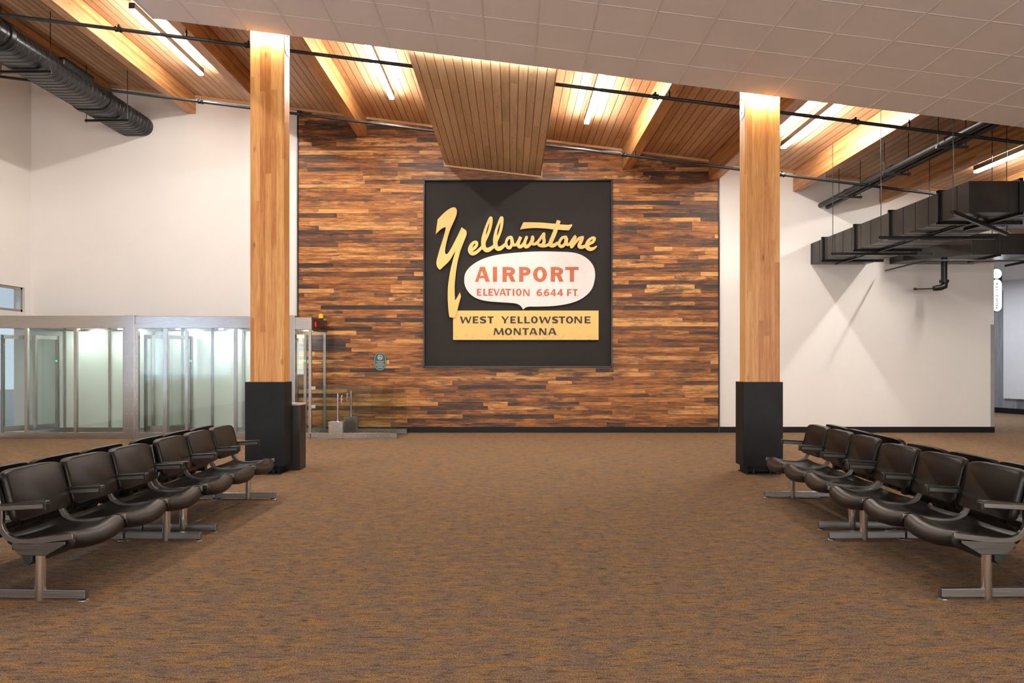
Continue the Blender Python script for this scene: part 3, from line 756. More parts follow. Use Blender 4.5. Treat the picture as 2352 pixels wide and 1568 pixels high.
# block letters
def glyph(mb, ch, x0, x1, z0, z1, y, tv, th, dep=.004):
    W, Hh = x1 - x0, z1 - z0
    ya, yb = y - dep, y
    T, U = tv, th
    def R(a, b, c, d): mb.box(x0 + a, x0 + c, ya - jit(), yb, z0 + b, z0 + d)
    def D(xb, yb_, xt, yt, w): mb.prism([(x0 + xb, z0 + yb_), (x0 + xb + w, z0 + yb_), (x0 + xt + w, z0 + yt), (x0 + xt, z0 + yt)], ya - jit(), yb)
    def E(cx, cy, rx, ry, a0, a1, tx=T, ty=U, n=20):
        o, i = [], []
        for k in range(n + 1):
            a = math.radians(a0 + (a1 - a0) * k / n); c, s = math.cos(a), math.sin(a)
            o.append((x0 + cx + rx * c, z0 + cy + ry * s)); i.append((x0 + cx + (rx - tx) * c, z0 + cy + (ry - ty) * s))
        j_ = jit()
        for k in range(n): mb.prism([o[k], o[k + 1], i[k + 1], i[k]], ya - j_, yb)
    def S(pts):
        ribbon(mb, [(x0 + p[0] * W, z0 + p[1] * Hh, w) for p, w in [((q[0], q[1]), q[2] * Hh) for q in catmull([(p[0], p[1], p[2]) for p in pts], 6)]], ya, yb, False)
    if ch == 'I': R(0, 0, W, Hh)
    elif ch in 'EF':
        R(0, 0, T, Hh); R(T, Hh - U, W, Hh); R(T, (Hh - U) / 2, W * .88, (Hh + U) / 2)
        if ch == 'E': R(T, 0, W, U)
    elif ch == 'L': R(0, 0, T, Hh); R(T, 0, W, U)
    elif ch == 'T': R(0, Hh - U, W, Hh); R((W - T) / 2, 0, (W + T) / 2, Hh - U)
    elif ch == 'A':
        a = W * .34; D(0, 0, a, Hh, T * .72); D(W - T, 0, W - a - T * .98, Hh, T); R(W * .24, Hh * .24, W * .78, Hh * .24 + U * .75)
    elif ch == 'V': D((W - T) / 2 + .0, 0, 0, Hh, T); D((W - T * .7) / 2, 0, W - T * .7, Hh, T * .7)
    elif ch == 'Y':
        R((W - T) / 2, 0, (W + T) / 2, Hh * .45); D((W - T) / 2, Hh * .42, 0, Hh, T); D((W - T) / 2 + T * .3, Hh * .42, W - T * .7, Hh, T * .7)
    elif ch == 'N': R(0, 0, T * .75, Hh); R(W - T * .75, 0, W, Hh); D(W - T * 1.05, 0, 0, Hh, T * 1.05)
    elif ch == 'M': D(0, 0, W * .10, Hh, T * .7); D(W - T, 0, W * .9 - T, Hh, T); D(W * .5 - T * .5, Hh * .06, W * .10, Hh, T); D(W * .5 - T * .35, Hh * .06, W * .9 - T * .7, Hh, T * .7)
    elif ch == 'W':
        q = W * .25; D(q - T * .4, 0, 0, Hh, T); D(q - T * .3, 0, W * .5 - T * .35, Hh * .92, T * .6); D(W - q - T * .5, 0, W * .5 - T * .5, Hh * .92, T); D(W - q - T * .35, 0, W - T * .7, Hh, T * .7)
    elif ch == 'O': E(W / 2, Hh / 2, W / 2, Hh / 2 * 1.03, 0, 360, n=32)
    elif ch in 'PRB':
        R(0, 0, T, Hh)
        c = Hh * .70; r = Hh * .30; m = W * .45
        R(T, Hh - U, m, Hh); R(T, c - r, m, c - r + U); E(m, c, W * (.97 if ch != 'B' else .9) - m, r, -90, 90)
        if ch == 'R': D(W - T * 1.05, 0, T + W * .08, c - r + U * .5, T * 1.05)
        if ch == 'B': R(T, 0, m, U); R(T, Hh * .5, m, Hh * .5 + U * .2); E(m, Hh * .27, W - m, Hh * .27, -90, 90)
    elif ch == 'S': S([(.95, .84, .2), (.72, .90, .2), (.45, .90, .21), (.18, .80, .24), (.17, .64, .26), (.45, .53, .28), (.75, .42, .28), (.86, .27, .26), (.72, .12, .22), (.40, .09, .2), (.05, .17, .2)])
    elif ch == 'C': E(W * .55, Hh / 2, W * .55, Hh / 2, 50, 310)
    elif ch == 'G': E(W * .52, Hh / 2, W * .52, Hh / 2, 50, 350); R(W * .55, Hh * .38, W, Hh * .38 + U); R(W - T, Hh * .1, W, Hh * .45)
    elif ch == '6': E(W / 2, Hh * .32, W / 2, Hh * .32, 0, 360, T * .95, U, 24); S([(.88, .88, .18), (.62, .90, .2), (.35, .78, .22), (.17, .55, .24), (.13, .34, .24)])
    elif ch == '4': R(W * .56, 0, W * .56 + T, Hh); R(0, Hh * .2, W, Hh * .2 + U); D(0, Hh * .3, W * .56 - T * .1, Hh, T * .8)
    elif ch in '.,': R(0, 0, W, Hh)
def word(mb, spec, z0v, z1v, y, tv, th, conv):
    for ch, a, b in spec:
        glyph(mb, ch, SX(conv(a)), SX(conv(b)), SZ(z0v), SZ(z1v), y, tv, th)
# white shield board
bub = [(363, 830), (370, 780), (400, 735), (450, 695), (520, 660), (610, 635), (720, 620), (850, 610), (980, 606), (1100, 608), (1200, 613), (1270, 630), (1330, 667), (1370, 717), (1385, 770), (1382, 830), (1360, 900), (1310, 955), (1240, 995), (1150, 1020), (1050, 1033), (930, 1037), (872, 1037), (843, 1044), (823, 1061), (812, 1042), (790, 1022), (750, 1010), (650, 1003), (550, 995), (480, 980), (430, 955), (390, 915), (368, 870)]
tip = 24
sm = catmull(bub[tip:] + bub[:tip + 1], 5)[:-1]
bpts = [(SX(960 + x / 3.4087), SZ(400 + y / 3.4087)) for x, y in sm]
yb0 = WY - .085
t = MB().prism(bpts, yb0, WY - .06).build('oval_board', M['white_board'], origin=(SX(1217), WY - .07, SZ(707)), bevel=.002)
tag(t, 'white oval sign board with a point below, painted with red airport lettering', 'sign board')
mb = MB(); f3 = lambda a: 960 + a / 3.4087
word(mb, [('A', 448, 563), ('I', 587, 620), ('R', 662, 764), ('P', 792, 885), ('O', 901, 1009), ('R', 1039, 1139), ('T', 1153, 1256)], 400 + 843 / 3.4087, 400 + 727 / 3.4087, yb0, 33 / 3.4087 * KS, 25 / 3.4087 * KS, f3)
mb.build('airport_lettering', M['red_paint'], t)
mb = MB(); fc = lambda a: 1000 + a / 7.84; fd = lambda a: 1180 + a / 7.84
word(mb, [('E', 750, 830), ('L', 865, 940), ('E', 957, 1040), ('V', 1045, 1160), ('A', 1155, 1272), ('T', 1257, 1365), ('I', 1393, 1422), ('O', 1450, 1552)], 600 + 622 / 7.84, 600 + 497 / 7.84, yb0, 30 * PX, 23 * PX, fc)
word(mb, [('N', 168, 285)], 600 + 628 / 7.84, 600 + 503 / 7.84, yb0, 30 * PX, 23 * PX, fd)
mb.build('elevation_lettering', M['red_paint'], t)
mb = MB()
word(mb, [('6', 410, 510), ('6', 540, 640), ('4', 658, 762), ('4', 780, 886)], 600 + 628 / 7.84, 600 + 503 / 7.84, yb0, 30 * PX, 23 * PX, fd)
word(mb, [(',', 520, 536)], 600 + 634 / 7.84, 600 + 616 / 7.84, yb0, 30 * PX, 23 * PX, fd)
mb.build('number_lettering', M['red_paint'], t)
mb = MB()
word(mb, [('F', 958, 1042), ('T', 1060, 1145)], 600 + 628 / 7.84, 600 + 503 / 7.84, yb0, 30 * PX, 23 * PX, fd)
word(mb, [('.', 1140, 1156)], 600 + 632 / 7.84, 600 + 616 / 7.84, yb0, 30 * PX, 23 * PX, fd)
mb.build('feet_lettering', M['red_paint'], t)
mb = MB()
for u, v in ((1108.5, 607), (1211, 589.5), (1335, 597.5), (1210, 691), (1335, 672), (1109, 681)):
    MB().tube([(SX(u), yb0 - .004, SZ(v)), (SX(u), yb0, SZ(v))], .008, 8).build('screw', M['galv'], t)
# yellow board
x0, x1, z0, z1 = SX(1040.8), SX(1374.5), SZ(780.5), SZ(713.3)
yy = WY - .085
t = MB().box(x0, x1, yy, WY - .06, z0, z1).build('town_board', M['worn_yellow'], origin=((x0 + x1) / 2, WY - .07, (z0 + z1) / 2), bevel=.002)
tag(t, 'worn yellow rectangular board with dark painted town name, at the bottom of the sign', 'sign board')
mb = MB()
word(mb, [('W', 443, 652), ('E', 675, 775), ('S', 800, 918), ('T', 940, 1050)], 600 + 1118 / 7.84, 600 + 993 / 7.84, yy, 36 * PX, 24 * PX, fc)
mb.build('west_lettering', M['brown_paint'], t)
mb = MB()
word(mb, [('Y', 1183, 1325), ('E', 1350, 1447)], 600 + 1118 / 7.84, 600 + 993 / 7.84, yy, 36 * PX, 24 * PX, fc)
word(mb, [('L', 70, 162), ('L', 190, 290), ('O', 310, 432), ('W', 453, 667), ('S', 688, 797), ('T', 808, 925), ('O', 938, 1067), ('N', 1090, 1226), ('E', 1272, 1380)], 600 + 1118 / 7.84, 600 + 993 / 7.84, yy, 36 * PX, 24 * PX, fd)
mb.build('town_lettering', M['brown_paint'], t)
mb = MB()
word(mb, [('M', 1048, 1236), ('O', 1250, 1382), ('N', 1410, 1537)], 600 + 1328 / 7.84, 600 + 1203 / 7.84, yy, 36 * PX, 24 * PX, fc)
word(mb, [('T', 155, 270), ('A', 278, 426), ('N', 457, 586), ('A', 618, 770)], 600 + 1328 / 7.84, 600 + 1203 / 7.84, yy, 36 * PX, 24 * PX, fd)
mb.build('state_lettering', M['brown_paint'], t)

# teal oval plaque on the wood wall
Kp = (WY - .03) / F
def PXx(u): return (840 + u / 22.4 - CX) * Kp
def PZz(v): return H - (795 + v / 22.4 - HY) * Kp
def stadium(cx, x0, x1, z0, z1, g, n=14):
    r = (x1 - x0) / 2; pts = []
    for k in range(n + 1):
        a = PI * k / n; pts.append((cx + (r - g) * math.cos(a), z1 - r * 1.0 + (r - g) * math.sin(a)))
    for k in range(n + 1):
        a = PI + PI * k / n; pts.append((cx + (r - g) * math.cos(a), z0 + r + (r - g) * math.sin(a)))
    return pts
pcx, a0, a1, b0, b1 = PXx(748), PXx(440), PXx(1058), PZz(1242), PZz(312)
yp = WY - .045
t = MB().prism(stadium(pcx, a0, a1, b0, b1, 0), yp, WY - .028).build('wall_plaque', M['teal'], origin=(pcx, WY - .03, b0))
tag(t, 'small dark teal rounded no smoking plaque on the reclaimed wood wall', 'sign')
mb = MB(); so_, si_ = stadium(pcx, a0, a1, b0, b1, .010), stadium(pcx, a0, a1, b0, b1, .0145)
for k in range(len(so_)): mb.prism([so_[k], so_[(k + 1) % len(so_)], si_[(k + 1) % len(so_)], si_[k]], yp - .0015, yp)
mb.build('border_line', M['cream_ink'], t)
mb = MB(); cz = PZz(568); r = .052
for k in range(24):
    a, b = 2 * PI * k / 24, 2 * PI * (k + 1) / 24
    mb.prism([(pcx + r * math.cos(a), cz + r * math.sin(a)), (pcx + r * math.cos(b), cz + r * math.sin(b)), (pcx + (r - .009) * math.cos(b), cz + (r - .009) * math.sin(b)), (pcx + (r - .009) * math.cos(a), cz + (r - .009) * math.sin(a))], yp - .0015, yp)
ribbon(mb, [(pcx - .033, cz + .033, .008), (pcx + .033, cz - .033, .008)], yp - .0022, yp, False)
mb.box(pcx - .034, pcx + .01, yp - .001, yp, cz - .018, cz - .004).box(pcx + .014, pcx + .03, yp - .001, yp, cz - .018, cz - .004)
ribbon(mb, [(pcx + .028, cz, .005), (pcx + .026, cz + .012, .005), (pcx + .012, cz + .016, .005), (pcx + .01, cz + .03, .005)], yp - .001, yp, False)
mb.build('no_smoking_symbol', M['cream_ink'], t)
mb = MB()
for v, w, h in ((780, 430, 34), (850, 290, 34), (917, 480, 34), (980, 440, 34), (1045, 330, 20), (1078, 360, 20), (1110, 280, 20)):
    zc = PZz(v); x = pcx - w / 22.4 * Kp / 2; xe = -2 * (x - pcx) + x
    while x < xe - .004:
        mb.box(x, x + .006, yp - .001, yp, zc - h / 22.4 * Kp / 2, zc + h / 22.4 * Kp / 2); x += .0085
mb.build('small_print', plain('dim_cream_ink', (.42, .40, .32), .5), t)

# ================================================================== GLASS EXIT LANE
PF, PB = 13.96, 15.05
def fx(px): return X(px, PF)
PXE = -3.745
t = empty('exit_lane', (-6.8, 14.5, 0), 'stainless steel and glass one-way exit lane along the left of the back wall', 'security portal')
hz0, hz1 = Z(753.5, PF), Z(725, PF)
xa = LX + .005
MB().box(xa, fx(290), PF - .03, PF + .05, hz0, hz1).build('header', M['steel_h'], t, bevel=.004)
MB().box(fx(312), fx(661), PF - .03, PF + .05, hz0, hz1 - .01).build('header', M['steel_h'], t, bevel=.004)
MB().box(xa, fx(290), PF - .034, PF - .03, hz0 + .003, hz0 + .07).box(fx(312), fx(661), PF - .034, PF - .03, hz0 + .003, hz0 + .07).build('header_lip', M['steel_h'], t)
MB().box(fx(679), PXE, PF - .03, PF + .05, hz0 - .03, hz1 - .03).build('header', M['steel_h'], t, bevel=.004)
MB().box(fx(290), fx(312), PF - .06, PF + .14, 0, hz1 + .005).build('post', M['steel'], t, bevel=.004)
MB().box(fx(661), fx(679), PF - .06, PF + .14, 0, hz1 + .005).build('post', M['steel'], t, bevel=.004)
MB().box(fx(283), fx(290), PF - .02, PF + .04, 0.1, hz0).build('jamb', M['steel'], t)
MB().box(fx(312), fx(319), PF - .02, PF + .04, 0.1, hz0).build('jamb', M['steel'], t)
for x, yy_ in ((fx(287), PF - .02), (fx(296), PF - .06), (fx(307), PF - .06), (fx(315), PF - .02)):
    for k in range(7): MB().tube([(x, yy_ - .004, .2 + k * .27), (x, yy_ + .002, .2 + k * .27)], .006, 6).build('screw', M['galv'], t)
for a, b in ((xa, fx(290)), (fx(312), fx(661)), (fx(679), PXE)):
    MB().box(a, b, PF - .03, PF + .05, 0, .117).build('sill', M['steel_h'], t, bevel=.003)
MB().box(xa, PXE, PF + .05, PB + .05, .0, .02).build('floor_plate', M['steel_h'], t)
MB().box(xa, PXE, PB - .02, PB + .06, .0, .115).build('sill', M['steel_h'], t, bevel=.003)
# roof of the lane, with round spots
MB().box(xa, PXE, PF + .05, PB + .06, hz0 + .02, hz0 + .05).build('lane_ceiling', M['steel_h'], t)
MB().box(xa, PXE, PB + .0, PB + .06, hz0 - .01, hz1).build('header', M['steel_h'], t)
for x in (-8.6, -7.75, -6.6, -5.75, -5.0, -4.2):
    MB().tube([(x, 14.75, hz0 + .021), (x, 14.75, hz0 + .008)], .045, 16).build('spot_lamp', M['spot'], t)
# back frosted panels and slim mullions
xs = [xa, X(61, PB), X(150, PB), X(253, PB), X(352, PB), X(420, PB), X(489, PB), X(560, PB), -4.62, XL - .02]
for a, b in zip(xs[:-1], xs[1:]):
    MB().box(a + .004, b - .004, PB + .0, PB + .012, .115, hz0 - .01).build('frosted_panel', M['frost'], t)
for x in xs[1:-1]: MB().box(x - .022, x + .022, PB - .03, PB + .02, .115, hz0 - .01).build('mullion', M['steel'], t)
# front mullions and clear panes
fm = [fx(61), fx(174), fx(283)]
gm = [fx(319), fx(380), fx(429), fx(541), fx(661)]
for x, w in ((fm[0], .028), (fm[1], .028), (gm[1], .035), (gm[2], .024), (gm[3], .028)):
    MB().box(x - w, x + w, PF - .02, PF + .04, .117, hz0).build('mullion', M['steel'], t)
for a, b in ((xa, fm[0]), (fm[0], fm[1]), (fm[1], fm[2]), (gm[0], gm[1]), (gm[1], gm[2]), (gm[2], gm[3]), (gm[3], gm[4]), (fx(679), PXE - .03)):
    MB().box(a + .02, b - .02, PF + .006, PF + .014, .12, hz0).build('pane', M['clear'], t)
# swinging door leaves inside
def leaf(p, q, sens=True):
    p, q = Vector((*p, 0)), Vector((*q, 0))
    d = bar((p.x, p.y, 1.02), (q.x, q.y, 1.02), .012, 1.78).build('door_leaf', M['clear'], t)
    m = MB()
    for z, hh in ((.16, .1), (1.92, .07)):
        b_ = bar((p.x, p.y, z), (q.x, q.y, z), .04, hh); m.add(b_.v, b_.f)
    for e in (p, q): m.box(e.x - .025, e.x + .025, e.y - .025, e.y + .025, .1, 1.96)
    m.build('door_rail', M['steel'], d)
    mid = p
    MB().tube([(q.x, q.y - .03, 1.46), (q.x, q.y - .026, 1.46)], .014, 12).build('green_indicator', M['green_led'], d)
leaf((-7.02, 14.30), (-6.62, 14.34)); leaf((-6.60, 14.30), (-6.40, 14.9)); leaf((-9.7, 14.2), (-9.30, 14.55)); leaf((-9.28, 14.5), (-9.12, 14.95))
leaf((-4.15, 14.03), (-3.90, 14.10))
# right hand end with its operator box and beacon
MB().box(PXE - .05, PXE, PF - .02, PF + .04, .117, hz0 - .03).build('jamb', M['steel'], t)
MB().box(PXE - .05, PXE + .0, PB - .02, PB + .05, .117, hz0 - .03).build('jamb', M['steel'], t)
eb = MB().box(PXE - .12, PXE + .012, PF - .02, PB + .06, hz0 - .03, hz1 - .03).build('operator_box', M['steel_dark'], t, bevel=.003)
MB().box(PXE + .012, PXE + .016, PF + .14, PF + .95, hz0 + .01, hz1 - .08).build('display', M['black_metal'], eb)
MB().tube([(PXE + .016, PF + .22, hz0 + .085), (PXE + .020, PF + .22, hz0 + .085)], .05, 18).build('red_indicator', M['red_led'], eb)
MB().tube([(PXE - .0, 14.65, hz1 - .03), (PXE - .0, 14.65, hz1 - .005)], .05, 14).build('beacon_base', M['black_metal'], eb)
MB().tube([(PXE, 14.65, hz1 - .005), (PXE, 14.65, hz1 + .05), (PXE, 14.65, hz1 + .075), (PXE, 14.65, hz1 + .085)], [.042, .042, .03, .008], 14).build('beacon_lens', M['amber'], eb, smooth=True)
for z in (.95, .6):
    MB().box(PXE - .01, PXE + .07, PF + .004, PF + .02, z - .03, z + .03).build('glass_clip', M['galv'], t)

# floor plate and low glass guides beyond the lane
o = MB().prism([(PXE, PF - .03), (fx(912), PF - .03), (X(935, 14.8), 14.85), (PXE, 14.85)], 0, .008, 'z').build('threshold_plate', M['steel_h'], origin=(-3, 14.4, 0))
tag(o, 'flat stainless floor plate between the two low glass guides', 'floor plate')
def guide(y, x0, x1, xb0, xb1, zb, xp, zp, zg, xd, zd, lab, mat):
    t = empty('glass_guide', ((x0 + x1) / 2, y, 0), lab, 'barrier', 'low glass guides of the exit lane')
    MB().box(x0, x1, y - .03, y + .03, .008, .11).build('base_rail', mat, t, bevel=.004)
    r = .12; pts = [(x0, .10), (x1 - .01, .10)] + [(x1 - .01 - r + r * math.cos(a * PI / 12), zg - r + r * math.sin(a * PI / 12)) for a in range(7)] + [(x0, zg)]
    MB().prism(pts, y - .006, y + .006).build('glass_panel', M['tinted'], t)
    b = MB().box(xb0, xb1, y - .06, y + .06, .008, zb).build('motor_box', mat, t, bevel=.004)
    for xx in (xb0 + .035, xb1 - .035):
        for zz in (zb * .3, zb * .75): MB().tube([(xx, y - .062, zz), (xx, y - .058, zz)], .006, 6).build('screw', M['galv'], b)
    MB().tube([(xp, y, zb), (xp, y, zb + .03), (xp, y, zb + .032), (xp, y, zp)], [.035, .035, .02, .02], 12).build('post', M['steel'], t, smooth=True)
    MB().tube([(xp, y, zp - .04), (xp + .02 * (1 if xd > xp else -1), y, zp - .04)], .012, 8).build('sensor', M['plastic_white'], t)
    for k in range(7):
        xx = x0 + (x1 - x0) * (k + .5) / 7; MB().tube([(xx, y - .032, .05), (xx, y - .029, .05)], .006, 6).build('screw', M['galv'], t)
    # round do-not-enter disc standing across the lane
    d = MB().tube([(xd - .003, y, zd), (xd + .003, y, zd)], .082, 28).build('no_entry_disc', M['white_sign'], t)
    MB().tube([(xd - .0045, y, zd), (xd + .0045, y, zd)], .068, 28).build('red_field', M['red_sign'], d)
    MB().box(xd - .006, xd + .006, y - .045, y + .045, zd - .013, zd + .013).build('white_bar', M['white_sign'], d)
    MB().box(min(xp, xd) , max(xp, xd), y - .003, y + .003, zd - .004, zd + .004).build('disc_arm', M['clear'], d)
guide(PF, PXE - .02, fx(912), fx(756), fx(789), Z(967, PF), fx(776), Z(903, PF), Z(886, PF), fx(785.5), Z(917, PF), 'low glass guide with a pale steel box and round sign, nearer the camera', M['steel_h'])
gy = 14.8
guide(gy, PXE - .02, X(935, gy), X(790, gy), X(822, gy), Z(956, gy), X(806.5, gy), Z(897, gy), Z(885, gy), X(798.5, gy), Z(912, gy), 'low glass guide with a grey steel box and round sign, against the wood wall', M['steel_dark'])

# ================================================================== LIT CORRIDOR SIGN
sy = 16.3
def UX(u): return X(u, sy)
sx0, sx1 = UX(2278), UX(2300.5)
t = empty('wayfinding_sign', ((sx0 + sx1) / 2, sy, Z(715, sy)), 'lit vertical baggage claim sign with a round arrow, at the corridor opening', 'sign')
MB().prism(stadium((sx0 + sx1) / 2, sx0 - .01, sx1 + .01, Z(716, sy), Z(615.5, sy), 0), sy, sy + .06).build('housing', M['steel_dark'], t)
MB().prism(stadium((sx0 + sx1) / 2, sx0, sx1, Z(714.5, sy), Z(641.5, sy), 0), sy - .006, sy).build('text_face', M['sign_lit'], t)
cxs = (sx0 + sx1) / 2; rr = (sx1 - sx0) / 2; czs = Z(628.5, sy)
MB().prism([(cxs + rr * math.cos(2 * PI * k / 28), czs + rr * math.sin(2 * PI * k / 28)) for k in range(28)], sy - .006, sy).build('arrow_face', M['sign_lit'], t)
mb = MB(); ya_ = sy - .006
mb.box(cxs - .045, cxs + .045, ya_ - .002, ya_, czs - .005, czs + .005)
ribbon(mb, [(cxs - .012, czs + .034, .011), (cxs - .045, czs, .011), (cxs - .012, czs - .034, .011)], ya_ - .002, ya_, False)
mb.build('arrow', M['sign_black'], t)
# letters run bottom to top
mb = MB(); tmp = MB(); u = 0.
for ch in 'BAGGAGE CLAIM':
    w = {'I': .012, 'M': .052, ' ': .02}.get(ch, .036)
    if ch != ' ': glyph(tmp, ch, u, u + w, 0, .058, 0, .013, .010, .002)
    u += w + .010
z0 = (Z(714.5, sy) + Z(641.5, sy)) / 2 - u / 2
mb.add([(cxs + .029 - v[2], ya_ + v[1], z0 + v[0]) for v in tmp.v], tmp.f)
mb.build('lettering', M['sign_black'], t)

# ================================================================== BENCHES
def superbox(w, d, h, n=10, e=.35):
    pass
def seat_mesh():
    """one upholstered seat, local: x forward, y along the bench"""
    top = [(-.21, .395), (-.17, .372), (-.10, .362), (-.02, .364), (.05, .376), (.10, .398), (.14, .414), (.18, .413), (.212, .392), (.225, .355)]
    bot = [(.215, .322), (.19, .312), (.15, .322), (.10, .322), (.02, .312), (-.08, .312), (-.16, .322), (-.20, .345)]
    prof = catmull(top + bot + [top[0]], 3)[:-1]
    cx = sum(p[0] for p in prof) / len(prof); cz = sum(p[1] for p in prof) / len(prof)
    W = .268; rings = []
    for t_, s in ((-1., .78), (-.99, .90), (-.965, .965), (-.93, .99), (-.85, 1.), (-.5, 1.), (0, 1.), (.5, 1.), (.85, 1.), (.93, .99), (.965, .965), (.99, .90), (1., .78)):
        sag = -.010 * (1 - t_ * t_)
        fw = lambda x: max(0., (x + .05) / .3) ** 1.3
        rings.append([(cx + (x - cx) * (1 - (1 - s) * .25) + .036 * (1 - t_ * t_) * fw(x), t_ * W, cz + (z - cz) * s + (sag if z > .34 else 0) - .034 * (1 - t_ * t_) * fw(x)) for x, z in prof])
    return MB().loft(rings)
def back_mesh():
    W, rings = .267, []
    z0, z1 = .465, .765
    pts = []
    for k in range(40):
        a = 2 * PI * (k + .5) / 40; c, s = math.cos(a), math.sin(a)
        pts.append((math.copysign(abs(c) ** .19, c), math.copysign(abs(s) ** .19, s)))
    for t_, s in ((-1., .93), (-.85, .972), (-.5, .995), (0, 1.), (.5, .995), (.85, .972), (1., .93)):
        R = []
        for u, v in pts:
            y = u * W * s - (0 if abs(u) < 1 else 0); zz = (z0 + z1) / 2 + v * (z1 - z0) / 2 * (.93 + .07 * s) + .012 * (1 - u * u) * (1 if v > 0 else 0)
            f = (zz - z0) / (z1 - z0)
            x = -.172 - .075 * f + .018 * (u * u - .5) + .010 * math.sin(PI * f) + t_ * .026
            R.append((x, y, zz))
        rings.append(R)
    return MB().loft(rings)
def rect_sweep(path, y0, y1, th):
    """flat bar following path (x, z) with thickness th in the path's plane"""
    n = len(path); o_, i_ = [], []
    for i, (x, z) in enumerate(path):
        a, b = path[max(0, i - 1)], path[min(n - 1, i + 1)]
        dx, dz = b[0] - a[0], b[1] - a[1]; l = math.hypot(dx, dz); dx /= l; dz /= l
        o_.append((x - dz * th / 2, z + dx * th / 2)); i_.append((x + dz * th / 2, z - dx * th / 2))
    rings = [[(o_[i][0], y0, o_[i][1]), (o_[i][0], y1, o_[i][1]), (i_[i][0], y1, i_[i][1]), (i_[i][0], y0, i_[i][1])] for i in range(n)]
    return MB().loft(rings)
def translate(ob, d): ob.location = Vector(ob.location) + Vector(d)
PITCH = .562
seat_me = seat_mesh(); back_me = back_mesh()
def make_bench():
    t = empty('tandem_bench', (0, 0, 0), 'x', 'bench', 'airport tandem benches')
    L = PITCH * 3
    MB().box(-.035, .035, .03, L - .03, .245, .308).build('beam', M['beam_black'], t, bevel=.004)
    for i in range(3):
        y = PITCH * (i + .5)
        s = seat_me.build('seat', M['leather'], t, smooth=True, angle=1.2); s.location = (0, y, 0)
        b = back_me.build('backrest', M['leather'], t, smooth=True, angle=1.0); b.location = (0, y, 0)
        br = MB().box(-.17, .15, -.03, .03, .295, .325).build('seat_pan', M['beam_black'], s)
        bb = MB()
        bb.v = []; R = []
        # dark shell behind the back cushion
        MB().hull([(-.235, -.22, .50), (-.222, -.22, .50), (-.235, .22, .50), (-.222, .22, .50), (-.295, -.22, .72), (-.285, -.22, .72), (-.295, .22, .72), (-.285, .22, .72)]).build('back_shell', M['beam_black'], b)
    path = catmull([(.225, .392), (.12, .378), (.0, .362), (-.08, .358), (-.14, .366), (-.19, .395), (-.222, .45), (-.222, .52), (-.236, .60), (-.262, .735)], 4)
    for i in range(4):
        y = PITCH * i
        f = rect_sweep(path, y - .013, y + .013, .034).build('side_frame', M['arm_metal'], t, smooth=True, angle=.7, bevel=.003)
        w = MB().hull([(-.16, y - .014, .30), (-.10, y - .014, .285), (-.16, y + .014, .30), (-.10, y + .014, .285), (-.17, y - .014, .345), (.17, y - .014, .365), (-.17, y + .014, .345), (.17, y + .014, .365)])
        MB().prism([(-.10, .275), (.06, .275), (.18, .345), (.18, .362), (.05, .352), (-.14, .352), (-.155, .335)], y - .013, y + .013).build('web_plate', M['steel_dark'], f, bevel=.003)
        a = MB().hull([(-.262, y - .014, .538), (.045, y - .014, .556), (-.262, y + .014, .538), (.045, y + .014, .556), (-.262, y - .014, .572), (.052, y - .014, .588), (-.262, y + .014, .572), (.052, y + .014, .588)]).build('armrest', M['arm_metal'], t, bevel=.004)
        MB().hull([(-.25, y - .024, .573), (.068, y - .024, .588), (-.25, y + .024, .573), (.068, y + .024, .588), (-.25, y - .019, .584), (.064, y - .019, .604), (-.25, y + .019, .584), (.064, y + .019, .604)]).box(.046, .068, y - .022, y + .022, .546, .592).build('arm_pad', M['arm_pad'], a, bevel=.006, seg=3)
    for y in (.03, 1.535):
        l = MB().tube([(0, y, .0), (0, y, .305)], .031, 24).build('leg', M['leg'], t, smooth=True)
        MB().box(-.33, .285, y - .02, y + .02, .014, .066).build('foot_bar', M['foot_steel'], l, bevel=.003)
        for gx in (-.315, .265): MB().tube([(gx, y, 0), (gx, y, .005), (gx, y, .014)], [.03, .028, .01], 14).build('glide', M['foot_steel'], l, smooth=True)
        MB().prism([(-.11, .30), (-.03, .30), (-.028, .235), (-.05, .215), (-.07, .225)], y - .035, y + .035).build('clamp', M['beam_black'], l, bevel=.004)
        MB().box(-.20, -.11, y + .03, y + .09, .29, .34).build('bracket', M['beam_black'], l)
    return t
proto = make_bench()
MIRX[0] = -1
proto_m = make_bench()
MIRX[0] = 1
used = set()
benches = [
    # x, y, angle (radians), mirrored, label
    (-2.837, 4.455, math.atan2(.062, 1.53), 0, 'nearest left bench facing the middle, three dark leather seats, cut by the left edge'),
    (-2.769, 6.25, math.atan2(.018, 1.5), 0, 'left bench facing the middle, the further one, reaching to the left column base'),
    (-3.505, 4.455, math.atan2(.062, 1.53), 1, 'left bench facing away to the glass lane, back to back with the nearest left bench'),
    (-3.435, 6.25, math.atan2(.018, 1.5), 1, 'left bench facing away, back to back with the further left bench'),
    (2.882, 4.48, math.atan2(-.032, 1.53), 1, 'nearest right bench facing the middle, three dark leather seats, cut by the right edge'),
    (2.918, 6.34, math.atan2(.052, 1.5), 1, 'right bench facing the middle, the further one, reaching to the right column base'),
    (3.550, 4.48, math.atan2(-.032, 1.53), 0, 'right bench facing away to the right, back to back with the nearest right bench'),
    (3.585, 6.34, math.atan2(.052, 1.5), 0, 'right bench facing away to the right, back to back with the further right bench'),
]
for x, y, a, flip, lab in benches:
    src = proto_m if flip else proto
    b = copy_tree(src) if flip in used else src
    used.add(flip)
    b['label'] = lab; b.rotation_euler = (0, 0, -a); b.location = (x, y, 0)

